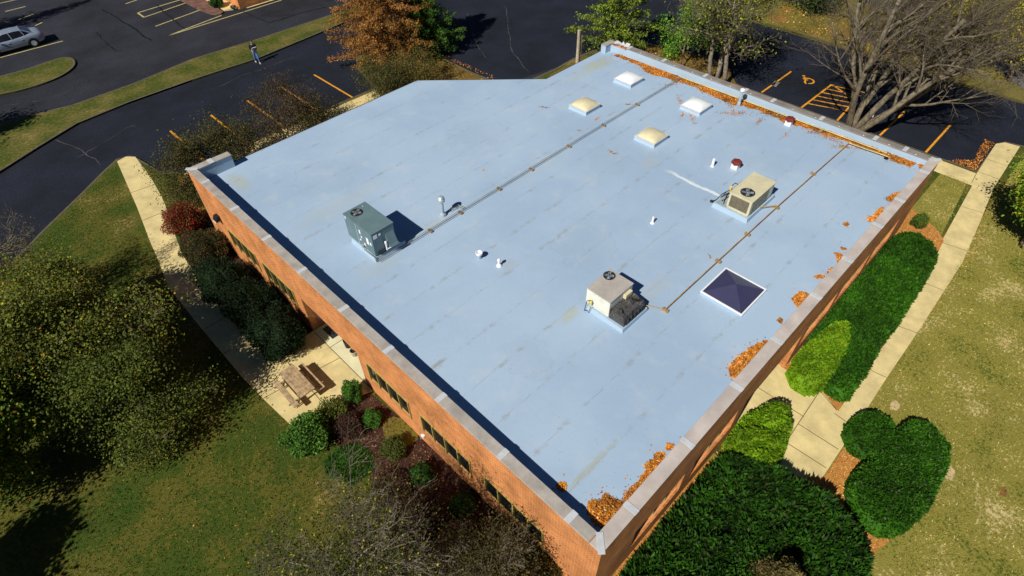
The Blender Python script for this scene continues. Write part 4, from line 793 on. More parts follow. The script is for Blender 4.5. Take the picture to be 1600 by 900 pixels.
# ---------------------------------------------------------------- trees
def grow(r, p, d, L, rad, lvl, P, mbs, tips):
    """recursive branching; P holds the shape parameters"""
    n = P['seg'][min(lvl, len(P['seg'])-1)]; pts = [p.copy()]; rr = [rad]; q_ = p.copy(); dd = d.copy()
    tp = P['taper'] if lvl else .55
    for k in range(n):
        dd = (dd+Vector((r.gauss(0, 1), r.gauss(0, 1), r.gauss(0, 1)))*P['wander']+Vector((0, 0, P['trop'][min(lvl, len(P['trop'])-1)]))).normalized()
        q_ = q_+dd*(L/n); pts.append(q_.copy()); rr.append(max(rad*(1-(1-tp)*(k+1)/n), .0045))
    if lvl <= 1: mbs[0].tube(pts, rr, 7 if lvl == 0 else 5)
    else: mbs[1].tube(pts, rr, 3)
    if lvl >= P['levels']-1:
        for k in range(1, len(pts)): tips.append((pts[k], dd))
    if lvl < P['levels']:
        m_ = P['kids'][lvl]
        for k in range(m_):
            t_ = P['start'][min(lvl, len(P['start'])-1)]+(1-P['start'][min(lvl, len(P['start'])-1)])*(k+r.random())/m_; i = min(int(t_*n), n-1); fr = t_*n-i
            bp = pts[i].lerp(pts[i+1], fr); br = rr[i]*(1-fr)+rr[i+1]*fr
            axis = (pts[i+1]-pts[i]).normalized(); perp = axis.cross(Vector((r.gauss(0, 1), r.gauss(0, 1), r.gauss(0, 1)))).normalized()
            an = R(r.uniform(*P['angle'][min(lvl, len(P['angle'])-1)])); cdn = axis*math.cos(an)+perp*math.sin(an)
            grow(r, bp, cdn, L*P['ratio'][min(lvl, len(P['ratio'])-1)]*r.uniform(.7, 1.2)*(1.15-.5*t_ if lvl == 0 else 1), max(br*.62, .005), lvl+1, P, mbs, tips)
BASE = dict(seg=[6, 5, 4, 3], wander=.13, trop=[.05, .05, .03, .0], taper=.25, levels=4, kids=[7, 6, 5, 4], start=[.3, .2, .15, .1], angle=[(35, 65), (30, 60), (30, 65), (25, 60)], ratio=[.62, .55, .5, .5])
def tree(name, label, x, y, H, seed, leafm=None, nleaf=0, lsize=.1, stems=1, lean=.0, bark=BARK, twig=TWIG_D, rad=None, group='trees around the office', cat='tree', spread=.25, tilt=.8, z0=0, fan_=None, base_=.12, **kw):
    r = random.Random(seed); P = dict(BASE); P.update(kw); mbs = [MB(), MB()]; tips = []
    t_ = thing(name, label, cat, (x, y, z0), group); rad = rad or H*.022
    for s in range(stems):
        a = 6.283*s/stems+r.uniform(0, 1); ln = lean
        if fan_: a, ln = R(fan_[s][0]), fan_[s][1]
        d = Vector((math.cos(a)*ln, math.sin(a)*ln, 1)).normalized()
        grow(r, Vector((math.cos(a), math.sin(a), 0))*(base_ if stems > 1 else 0)+Vector((0, 0, -.1)), d, H*.62*r.uniform(.85, 1.1), rad/(stems**.35), 0, P, mbs, tips)
    mbs[0].build('trunk', bark, t_, smooth=True); mbs[1].build('branches', twig, t_)
    if leafm and nleaf:
        T = np.array([tuple(p) for p, d in tips]); rr_ = np.random.default_rng(seed); i = rr_.integers(0, len(T), nleaf)
        c = T[i]+rr_.normal(0, spread, (nleaf, 3)); c[:, 2] = np.maximum(c[:, 2], .15)
        mk_np('foliage', leaves_at(c[:, 0], c[:, 1], c[:, 2], lsize, tilt, .75, rr_), 4, leafm, t_)
    return t_
def LM(n, *c): return leaf_mat(n, list(c), .3)
OLIVE = LM('olive_leaves', ((.13, .155, .02), 6), ((.18, .20, .025), 3), ((.34, .31, .02), .7), ((.09, .115, .018), 5), ((.40, .16, .02), .25))
GYEL = LM('green_yellow_leaves', ((.11, .20, .015), 5), ((.21, .28, .02), 3), ((.44, .38, .02), 1.0), ((.55, .22, .02), .3), ((.08, .12, .015), 4))
DKGR = LM('dark_green_leaves', ((.07, .10, .016), 5), ((.10, .135, .018), 4), ((.16, .18, .02), 1.2), ((.28, .22, .02), .25))
BROL = LM('brown_olive_leaves', ((.08, .065, .02), 4), ((.05, .06, .015), 4), ((.15, .13, .03), 2), ((.10, .13, .02), 2), ((.05, .03, .015), 3))
YGRN = LM('yellow_green_leaves', ((.20, .34, .02), 4), ((.32, .42, .03), 3), ((.12, .22, .02), 4), ((.55, .40, .03), .6))
YOLV = LM('yellow_olive_leaves', ((.40, .36, .025), 4), ((.27, .28, .02), 4), ((.55, .42, .03), 2), ((.12, .13, .02), 3), ((.35, .12, .02), .3))
BRGT = LM('bright_green_leaves', ((.09, .26, .02), 4), ((.15, .34, .03), 4), ((.05, .14, .015), 3), ((.28, .40, .03), 1))
# left side
tree('deciduous_tree', 'large half-bare tree with olive leaves and grey limbs between side lawn and left path', -7.7, 19.8, 6.8, 11, OLIVE, 48000, .10, rad=.17, bark=BARK_G, twig=TWIG_G, kids=[10, 8, 6, 4], trop=[.04, .05, .02, 0], spread=.36)
tree('deciduous_tree', 'green and yellow leafed tree at the left edge of the picture', -11.2, 18.2, 5.8, 12, GYEL, 62000, .115, rad=.15, kids=[10, 8, 6, 4], spread=.32, start=[.2, .2, .15, .1])
tree('deciduous_tree', 'dark green small-leaved tree nearest the patio on the side lawn', -7.3, 16.9, 4.8, 13, DKGR, 42000, .09, rad=.13, kids=[9, 7, 6, 4], spread=.35, twig=TWIG_G, start=[.15, .2, .15, .1])
tree('deciduous_tree', 'thin grey-twigged tree by the curving kerb at the far left', -8.9, 27.0, 6.0, 14, BROL, 5000, .08, rad=.12, bark=BARK_G, twig=TWIG_G, kids=[10, 8, 6, 5], angle=[(30, 60), (25, 50), (25, 50), (25, 50)])
tree('deciduous_tree', 'leafy tree with scattered yellow leaves left of the path bend', -8.2, 23.6, 6.2, 15, OLIVE, 34000, .10, rad=.14, bark=BARK_G, twig=TWIG_G, kids=[9, 7, 6, 4], spread=.35)
# bottom of the picture
FEW = LM('few_yellow', ((.07, .08, .015), 5), ((.05, .055, .012), 5), ((.35, .32, .03), 1)); DULL = LM('dull_leaves', ((.05, .05, .015), 5), ((.08, .075, .018), 3), ((.16, .09, .03), 1))
tree('bare_tree', 'mostly bare grey-limbed tree with few yellow leaves at the bottom of the picture', -5.2, 5.2, 5.9, 21, FEW, 12000, .07, rad=.14, bark=BARK_G, twig=TWIG_G, kids=[11, 9, 7, 5], wander=.2, spread=.4, ratio=[.7, .6, .5, .5])
tree('bare_tree', 'brown twiggy tree beside the mulch bed near the left brick facade', -2.9, 3.3, 4.4, 22, DULL, 9000, .07, rad=.11, bark=BARK_G, twig=TWIG_G, kids=[10, 9, 7, 5], wander=.2, spread=.35, ratio=[.68, .6, .5, .5])
tree('bare_tree', 'low twiggy tree with olive leaves nearest the near brick corner', -2.4, 1.3, 3.0, 25, DULL, 6000, .07, rad=.09, bark=BARK_G, twig=TWIG_G, kids=[9, 8, 6, 4], wander=.2, spread=.35)
tree('deciduous_tree', 'tree standing outside the picture at lower left, only its shadow seen', -18.0, 14.0, 5.8, 23, DKGR, 14000, .2, rad=.15, spread=.35)
tree('deciduous_tree', 'tree standing outside the picture at the grass strip, only its shadow seen', -10.5, 46.0, 6.0, 24, DKGR, 12000, .2, rad=.15, spread=.35)
# behind the left eave
tree('small_tree', 'brown olive shrub tree behind the left roof corner by the parking line', 1.0, 31.0, 3.9, 31, BROL, 10000, .09, stems=4, lean=.5, rad=.07, kids=[6, 6, 5, 3], group='shrub trees along the left car park', spread=.3, levels=3)
tree('small_tree', 'brown olive shrub tree second from the left roof corner, behind the eave', 3.9, 31.0, 3.9, 32, BROL, 10000, .09, stems=4, lean=.5, rad=.07, kids=[6, 6, 5, 3], group='shrub trees along the left car park', spread=.3, levels=3)
tree('small_tree', 'tall reddish brown shrub tree in the middle of the left car park hedge', 7.3, 31.3, 4.9, 33, LM('reddish', ((.09, .055, .025), 4), ((.06, .05, .018), 4), ((.12, .10, .03), 2), ((.06, .03, .02), 3)), 11000, .09, stems=4, lean=.55, rad=.08, kids=[6, 6, 5, 3], group='shrub trees along the left car park', spread=.32, levels=3)
tree('small_tree', 'low dark shrub tree behind the open eave', 8.8, 29.6, 3.2, 34, BROL, 9000, .09, stems=4, lean=.6, rad=.06, kids=[6, 6, 5, 3], group='shrub trees along the left car park', spread=.3, levels=3)
tree('small_tree', 'green olive shrub tree below the orange conifer', 15.2, 31.4, 3.7, 35, LM('olv2', ((.05, .07, .015), 4), ((.09, .10, .02), 3), ((.16, .15, .03), 1.5), ((.04, .035, .015), 3)), 9000, .09, stems=4, lean=.6, rad=.07, kids=[6, 6, 5, 3], group='shrub trees along the left car park', spread=.3, levels=3)
tree('small_tree', 'yellow-leaved shrub tree at the bend of the roof eave', 18.0, 30.8, 3.2, 36, LM('ylo', ((.16, .14, .03), 4), ((.09, .09, .02), 3), ((.24, .14, .03), 2)), 7000, .09, stems=4, lean=.6, rad=.06, kids=[6, 6, 5, 3], group='shrub trees along the left car park', spread=.3, levels=3)
# conifers
def conifer(name, label, x, y, H, Rr, seed, m_, m2=None, n_w=26, per=9, needles=14, z0=.9, droop=-.12, size=.13, group='conifers', fr=.9):
    r = random.Random(seed); t_ = thing(name, label, 'tree', (x, y, 0), group); mb = MB(); br = MB(); C = []
    mb.tube([(0, 0, -.1), (.05, .02, H*.35), (0, .05, H*.7), (0, 0, H)], [H*.018+.04, H*.014+.02, H*.008, .01], 8)
    for w_ in range(n_w):
        f_ = w_/n_w; z = z0+(H-z0)*f_; Lr = Rr*(1-f_)**.8*r.uniform(.8, 1.1)
        for k in range(per):
            a = 6.283*k/per+r.uniform(0, .6)+w_*.7; L = Lr*r.uniform(.7, 1.1); p = Vector((0, 0, z+r.uniform(-.15, .15))); d = Vector((math.cos(a), math.sin(a), .12)); pts = [p.copy()]
            for i in range(5):
                d.z += droop*.5+(.10 if i > 2 else 0); d.x += r.gauss(0, .06); d.y += r.gauss(0, .06); p = p+d.normalized()*(L/5); pts.append(p.copy())
            br.tube(pts, [.03, .024, .018, .013, .009, .005], 3)
            for j in range(int(needles*max(L, .5))):
                t0 = r.random()**.7*4.99; i = int(t0); q_ = pts[i].lerp(pts[i+1], t0-i); side = Vector((-d.y, d.x, 0)).normalized()*r.gauss(0, .17*fr*(1.2-t0/8)*L**.5); C.append(tuple(q_+side+Vector((0, 0, r.gauss(0, .05)))))
    mb.build('trunk', BARK_G, t_, smooth=True); br.build('branches', TWIG_D, t_)
    C = np.array(C); rr_ = np.random.default_rng(seed); C = np.repeat(C, 3, 0)+rr_.normal(0, .07, (len(C)*3, 3))
    mk_np('foliage', leaves_at(C[:, 0], C[:, 1], C[:, 2], size, .8, .45, rr_), 4, m_, t_); return t_
ORC = LM('rust_needles', ((.42, .18, .04), 5), ((.30, .14, .04), 4), ((.50, .26, .06), 2), ((.12, .13, .03), 2), ((.16, .08, .03), 2))
GRC = LM('green_needles', ((.07, .18, .02), 5), ((.12, .26, .03), 3), ((.03, .07, .015), 4), ((.25, .12, .03), .5))
PIN = LM('pine_needles', ((.18, .27, .025), 5), ((.28, .36, .03), 3), ((.06, .10, .02), 4), ((.28, .18, .04), .5))
conifer('rust_conifer', 'tall rust-orange conifer on the planted point beyond the left eave', 19.0, 36.2, 11, 4.5, 41, ORC, n_w=24, per=10, needles=48, size=.14)
conifer('green_conifer', 'green conifer standing just right of the rust-orange one', 22.3, 35.2, 7.8, 3.0, 42, GRC, n_w=20, per=9, needles=50, z0=.4, size=.14)
conifer('pine_tree', 'light green pine behind the far-left roof corner', 31.6, 23.9, 9.5, 3.9, 43, PIN, n_w=17, per=7, needles=26, z0=1.4, size=.18)
x, y = g(1212, 925, .6)
conifer('brown_conifer', 'olive-brown conifer tip poking through the broad juniper at the bottom edge', x, y, 2.3, 1.3, 45, LM('olive_brown_needles', ((.20, .15, .05), 4), ((.12, .12, .03), 4), ((.28, .19, .08), 1.5)), n_w=18, per=9, needles=60, z0=.5, size=.09)
conifer('shadow_conifer', 'conifer standing outside the picture beyond the silver car, only its shadow seen', -5.2, 66.2, 12, 3.4, 44, GRC, n_w=18, per=8, needles=12, size=.2)
# behind the far parapet
tree('bright_tree', 'small bright green tree among the bare trunks behind the far parapet', 33.6, 18.8, 6.0, 51, BRGT, 16000, .15, rad=.09, kids=[7, 6, 5, 3], levels=3, group='trees behind the far parapet', spread=.3)
tree('multi_stem_tree', 'three-trunked tree with yellow-green leaves behind the far parapet', 33.6, 15.6, 12, 52, LM('sparse_yellow', ((.25, .30, .02), 3), ((.12, .16, .02), 3), ((.35, .30, .03), 1)), 7500, .15, stems=3, lean=.28, base_=.5, rad=.26, bark=BARK_G, group='trees behind the far parapet', kids=[9, 8, 6, 4], wander=.16, start=[.35, .2, .15, .1], twig=TWIG_G)
tree('multi_stem_tree', 'huge bare many-stemmed tree spreading over the accessible parking bays', 33.4, 6.0, 13.0, 53, None, 0, stems=7, fan_=[(150, .12), (80, .45), (-20, .2), (-60, .55), (-85, .95), (-45, 1.1), (0, .7)], rad=.40, group='trees behind the far parapet', kids=[9, 7, 6, 5], wander=.12, trop=[.03, .05, .03, 0], start=[.35, .2, .15, .1], angle=[(25, 50), (25, 50), (25, 55), (25, 55)], ratio=[.55, .55, .5, .5], seg=[8, 6, 4, 3], bark=mat('pale_bark', (.15, .125, .085), .95, .45, 4, bump=.4, fine=.25, fscale=20), twig=mat('brown_twig', (.11, .09, .062), .95, .4, 5))
tree('deciduous_tree', 'yellow-olive tree on the far lawn at top right', 47.5, 4.6, 7.5, 54, YOLV, 15000, .15, rad=.16, group='trees on the far lawn', spread=.5, bark=BARK, kids=[8, 6, 5, 4])
tree('deciduous_tree', 'thin yellow-olive tree on the far lawn right of the mown gap', 48.5, 9.6, 6.5, 55, YOLV, 7000, .15, rad=.14, group='trees on the far lawn', spread=.5)
tree('deciduous_tree', 'dark green tree at the top edge beyond the far car park', 52.5, 17.0, 6.5, 56, LM('dkg2', ((.04, .09, .02), 4), ((.10, .17, .02), 2), ((.03, .05, .015), 4)), 12000, .18, rad=.15, group='trees on the far lawn', spread=.5)
tree('deciduous_tree', 'yellow-green leafed tree at the top edge left of the dark green one', 47.5, 22.0, 7.0, 57, LM('ygr2', ((.14, .20, .02), 4), ((.24, .26, .03), 2), ((.06, .09, .02), 4)), 12000, .17, rad=.15, group='trees on the far lawn', spread=.5)
tree('deciduous_tree', 'broad yellow-olive tree at the far right of the far lawn', 47.8, .6, 7.0, 60, YOLV, 13000, .15, rad=.15, group='trees on the far lawn', spread=.5)
tree('deciduous_tree', 'rust-tinged thin tree between the yellow-olive ones on the far lawn', 51.5, 7.2, 7.0, 61, LM('rusty_yellow', ((.26, .16, .05), 4), ((.16, .11, .05), 4), ((.32, .26, .04), 2)), 9000, .15, rad=.14, group='trees on the far lawn', spread=.5)
tree('bare_tree', 'slender bare tree at the edge of the far car park', 46.6, 11.0, 7.0, 58, None, 0, rad=.12, group='trees on the far lawn')
tree('bright_tree', 'bright yellow-green tree shading the pavement at the right edge of the picture', 28.6, -4.9, 4.7, 59, YGRN, 24000, .14, rad=.10, kids=[8, 6, 5, 3], levels=3, group='trees on the front lawn', spread=.3)
# snag by the far-left corner
t = thing('wooden_post', 'pale weathered post with a thin rail stub beyond the far-left roof corner', 'post', (27.9, 24.4, 0))
q = MB(); q.tube([(0, 0, 0), (.02, 0, 1.6), (0, 0, 3.0)], [.13, .12, .11], 8); PW = mat('pale_wood', (.42, .37, .27), .9, .3, 5); q.build('post', PW, t); q = MB(); q.tube([(.25, -.05, 0), (.27, -.05, 2.6)], .05, 6); q.build('rail', PW, t)
# ---------------------------------------------------------------- bushes and shrubs
def bush(name, label, x, y, rx, ry, h, seed, m_, n, size=.08, z0=0, body=True, group='shrubs by the brick wall', stems=5, top=1.0, cat='shrub'):
    r = np.random.default_rng(seed); t_ = thing(name, label, cat, (x, y, z0), group); ph = r.uniform(0, 6, 6)
    def rad(a, b): return 1+.13*np.sin(3*a+ph[0])*np.cos(2*b+ph[1])+.10*np.sin(5*a+ph[2]+3*b)+.06*np.sin(9*a+ph[3])*np.sin(7*b+ph[4])
    q = MB()
    for k in range(stems):
        a = 6.283*k/stems+ph[0]; q.tube([(0, 0, -.05), (rx*.3*math.cos(a), ry*.3*math.sin(a), h*.45), (rx*.6*math.cos(a), ry*.6*math.sin(a), h*.75)], [.03, .02, .01], 5)
    q.build('stems', TWIG_D, t_)
    if body:
        v = []; f = []; nu, nv = 20, 10
        for j in range(nv+1):
            b = math.pi*j/nv
            for i in range(nu): a = 2*math.pi*i/nu; s = .8*float(rad(a, b)); sh = math.sin(b)**top; v.append((rx*s*sh*math.cos(a), ry*s*sh*math.sin(a), max(.02, h*.5*(1-s*math.cos(b)) if 0 else h*.5+h*.5*s*math.cos(b))))
        for j in range(nv):
            for i in range(nu): f.append((j*nu+i, (j+1)*nu+i, (j+1)*nu+(i+1) % nu, j*nu+(i+1) % nu))
        mk('core', v, f, m_, t_, smooth=True)
    a = r.uniform(0, 6.283, n); cb = r.uniform(-.9, 1, n); b = np.arccos(cb); s = rad(a, b)*(r.uniform(.72, 1.06, n) if body else r.uniform(.2, 1.1, n)**.5)
    sh = np.sin(b)**top; X = rx*s*sh*np.cos(a); Y = ry*s*sh*np.sin(a); Z = np.maximum(h*.5+h*.5*s*np.cos(b), .03)
    mk_np('foliage', leaves_at(X, Y, Z, size, .9, .6, r), 4, m_, t_); return t_
BOX = LM('boxwood', ((.05, .15, .015), 4), ((.08, .21, .02), 4), ((.03, .08, .012), 3))
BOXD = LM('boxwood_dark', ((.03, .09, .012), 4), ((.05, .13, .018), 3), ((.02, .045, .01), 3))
OLB = LM('olive_bush', ((.09, .11, .018), 4), ((.06, .08, .014), 4), ((.14, .14, .03), 1))
x, y = g(550, 612, .5); bush('boxwood', 'upright conical green boxwood at the patio corner by the brick pier', x, y, .38, .38, 1.05, 61, BOX, 4500, .06, top=.7)
x, y = g(581, 654, .3); bush('boxwood', 'small round bright green boxwood below the first window', x, y, .38, .38, .6, 62, BOX, 3500, .06)
x, y = g(614, 700, .35); bush('boxwood', 'round olive green boxwood beside the yellowish ground cover', x, y, .48, .48, .65, 63, OLB, 4000, .06)
x, y = g(658, 742, .3); bush('boxwood', 'dark round boxwood in the shade under the second window', x, y, .45, .45, .65, 64, BOXD, 3500, .06)
x, y = g(722, 790, .3); bush('boxwood', 'dark round boxwood farther along in shaded mulch', x, y, .45, .45, .65, 65, BOXD, 3500, .06)
for i, (u_, v_, s_, lb) in enumerate([(612, 765, .7, 'reddish brown twiggy shrub beside the green grass patch'), (668, 800, .8, 'reddish brown twiggy shrub in the middle of the shaded mulch'), (735, 845, .8, 'reddish brown twiggy shrub nearest the near brick corner'), (545, 668, .55, 'reddish brown twiggy shrub beside the patio edge')]):
    x, y = g(u_, v_, .3); bush('twiggy_shrub', lb, x, y, s_, s_*1.1, .8, 90+i, LM('rbrown%d' % i, ((.075, .032, .022), 5), ((.045, .025, .018), 4), ((.14, .07, .045), 1.5), ((.05, .05, .02), 1)), 3600, .07, body=False, stems=10, group='reddish brown shrubs in the mulch bed')
x, y = g(845, 880, .5); bush('mixed_shrub', 'olive and rusty red shrub at the near brick corner', x, y, .8, .7, .9, 66, LM('rusty_olive', ((.09, .10, .02), 4), ((.05, .06, .015), 4), ((.25, .06, .02), 1.6), ((.30, .15, .03), .8)), 7000, .07)
x, y = g(480, 682, .5); bush('leafy_shrub', 'loose green leafy shrub at the lower corner of the patio', x, y, .85, .8, 1.3, 67, LM('leafy', ((.07, .19, .02), 4), ((.11, .26, .03), 3), ((.03, .08, .015), 3), ((.18, .30, .05), .8)), 7500, .10, body=False, stems=9)
x, y = g(516, 640, .5); bush('leafy_shrub', 'thin dark shrub between patio edge and mulch', x, y, .7, .6, .8, 68, DKGR, 2500, .08, body=False, stems=7)
x, y = g(285, 342, .8); bush('red_shrub', 'crimson-leaved shrub beside the left path near the roof corner', x, y, 1.0, 1.0, 1.6, 69, LM('crimson', ((.40, .012, .018), 4), ((.22, .02, .015), 3), ((.09, .06, .02), 4), ((.10, .10, .02), 3), ((.30, .10, .02), 2)), 9000, .09, stems=9, body=False)
x, y = g(318, 385, .8); bush('mixed_shrub', 'dark green shrub flecked with red below the crimson one', x, y, 1.1, 1.2, 1.5, 70, LM('dkred', ((.05, .06, .015), 5), ((.03, .035, .012), 4), ((.30, .02, .02), .7), ((.09, .10, .02), 2)), 11000, .08)
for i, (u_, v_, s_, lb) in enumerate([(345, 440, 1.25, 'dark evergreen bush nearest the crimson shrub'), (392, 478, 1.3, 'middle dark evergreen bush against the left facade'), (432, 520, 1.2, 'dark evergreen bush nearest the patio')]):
    x, y = g(u_, v_, .9); bush('evergreen_bush', lb, min(x, -1.25), y, s_*.9, s_*1.15, 1.9, 71+i, LM('evergreen%d' % i, ((.008, .026, .007), 5), ((.014, .038, .009), 3), ((.005, .013, .005), 4)), 11000, .09, group='dark evergreen bushes')  # leaf colours darkened to paint in the shade along the wall
x, y = g(300, 300, .6); bush('mixed_shrub', 'pale olive low shrub under the left roof corner', x, y, .9, 1.0, 1.0, 75, LM('paleol', ((.16, .17, .05), 3), ((.08, .08, .02), 4), ((.20, .10, .03), 1)), 6000, .08, body=False, stems=8)
x, y = g(1438, 345, .3); bush('small_juniper', 'small green shrub with rusty rim in the bark mulch beyond the long juniper bed', x, y, .55, .35, .6, 76, LM('jsm', ((.05, .13, .015), 5), ((.08, .17, .02), 3), ((.30, .09, .02), 1.2)), 4000, .07)
x, y = g(1372, 395, .2); bush('small_shrub', 'tiny green tuft against the wall side of the long juniper bed', x, y, .35, .25, .5, 77, BOX, 1200, .07, body=False)
x, y = g(338, 3, .4); bush('boxwood', 'small dark bush by the second building at the top edge', x, y, .6, .6, .8, 78, BOXD, 2500, .12, group='shrubs by the second building')
# ---------------------------------------------------------------- picnic table
t = thing('picnic_table', 'weathered wooden picnic table with attached benches on the concrete patio', 'table', (-2.13, 13.78, .02))
q = MB()
for k in range(5): x0 = -.33+k*.134; q.box(x0, x0+.124, -.86, .86, .70, .745)
q.build('tabletop', WOOD, t, bevel=.005)
for s in (-1, 1):
    q = MB()
    for k in range(2): x0 = s*.60-.12+k*.122; q.box(x0, x0+.112, -.86, .86, .41, .45)
    q.build('bench', WOOD, t, bevel=.005)
for yy in (-.6, .6):
    q = MB(); q.box(-.36, .36, yy-.02, yy+.02, .63, .70).box(-.80, .80, yy+.022, yy+.062, .33, .41)
    q.build('cross_beam', WOOD, t)
    for s in (-1, 1):
        q = MB(); q.hexa([(s*.55-.05, yy-.022, 0), (s*.55+.05, yy-.022, 0), (s*.55+.05, yy+.018, 0), (s*.55-.05, yy+.018, 0)], [(s*.22-.05, yy-.022, .66), (s*.22+.05, yy-.022, .66), (s*.22+.05, yy+.018, .66), (s*.22-.05, yy+.018, .66)]); q.build('leg', WOOD, t)
# alcove items
x, y = g(520, 517); t = thing('door_mat', 'dark rectangular door mat in the patio alcove', 'mat', (x, y, .015)); q = MB(); q.box(-.28, .28, -.42, .42, 0, .02); q.build('mat', DK, t)
x, y = g(545, 541); t = thing('ash_bin', 'black round bin standing under the patio overhang', 'bin', (x, y, .015)); q = MB(); q.rev([(.15, 0), (.18, .45), (.16, .45), (.14, .1)], (0, 0, 0), 14); q.build('pot', BLACK, t)
x, y = g(550, 548); t = thing('flower_pot', 'pale round pot standing beside the black bin', 'pot', (x-.05, y-.3, .015)); q = MB(); q.rev([(.12, 0), (.17, .3), (.19, .32), (.16, .33), (.14, .2)], (0, 0, 0), 14); q.build('pot', mat('pale_clay', (.4, .38, .3), .8, .1, 5), t); q = MB(); q.rev([(.145, .22), (.01, .23)], (0, 0, 0), 14, cap=False); q.build('soil', MULCH_D, t)
# small sign by the big tree
t = thing('parking_sign', 'small white sign on a thin post at the foot of the big bare tree', 'sign', (34.0, 5.35, 0)); q = MB(); q.tube([(0, 0, 0), (0, 0, 1.55)], .025, 6); q.build('post', GALV, t); q = MB(); q.hexa([(-.02, -.16, 1.1), (0.0, -.16, 1.1), (0, .16, 1.1), (-.02, .16, 1.1)], [(-.02, -.16, 1.55), (0, -.16, 1.55), (0, .16, 1.55), (-.02, .16, 1.55)]); q.build('panel', WHITE, t)
# ---------------------------------------------------------------- second building at the top edge
b2 = thing('brick_building', 'corner of a second brick building with orange lit side at the top edge', 'building', (16.2, 54.95, 0))
q = MB(); q.box(0, 30, 0, 20, -.12, 3.6); q.build('wall', BRICK, b2)
q = MB(); q.box(-.3, 30.3, -.3, 20.3, 3.6, 3.9); q.build('roof', COPING, b2)
for k in range(4): q = MB(); q.box(-.03, -.005, 3+k*4, 5+k*4, .9, 2.3); q.build('window', GLASS, b2)
slab('pavement', [(15.0, 55.6), (16.15, 55.0), (16.15, 75), (14.9, 75)], -.0, CONC, .15)
slab('dark_mulch_bed', smooth_poly([(14.95, 55.4), (14.2, 54.9), (13.6, 56), (13.3, 60), (13.0, 75), (14.9, 75)], 1), -.01, ramp_mat('mulch_red', [(.08, .035, .03), (.16, .09, .07), (.22, .13, .1)], 2, 12.), .12)
strip('kerb', (16.7, 54.6), (34, 54.6), .2, -.05, CONC)
t = thing('hose_reel', 'black coiled hose at the corner of the second building', 'hose', (15.75, 55.25, .0)); q = MB()
for k in range(3): q.rev([(.22, .04+k*.07), (.26, .07+k*.07), (.22, .1+k*.07), (.18, .07+k*.07), (.22, .04+k*.07)], (0, 0, 0), 14, cap=False)
q.build('coil', BLACK, t)
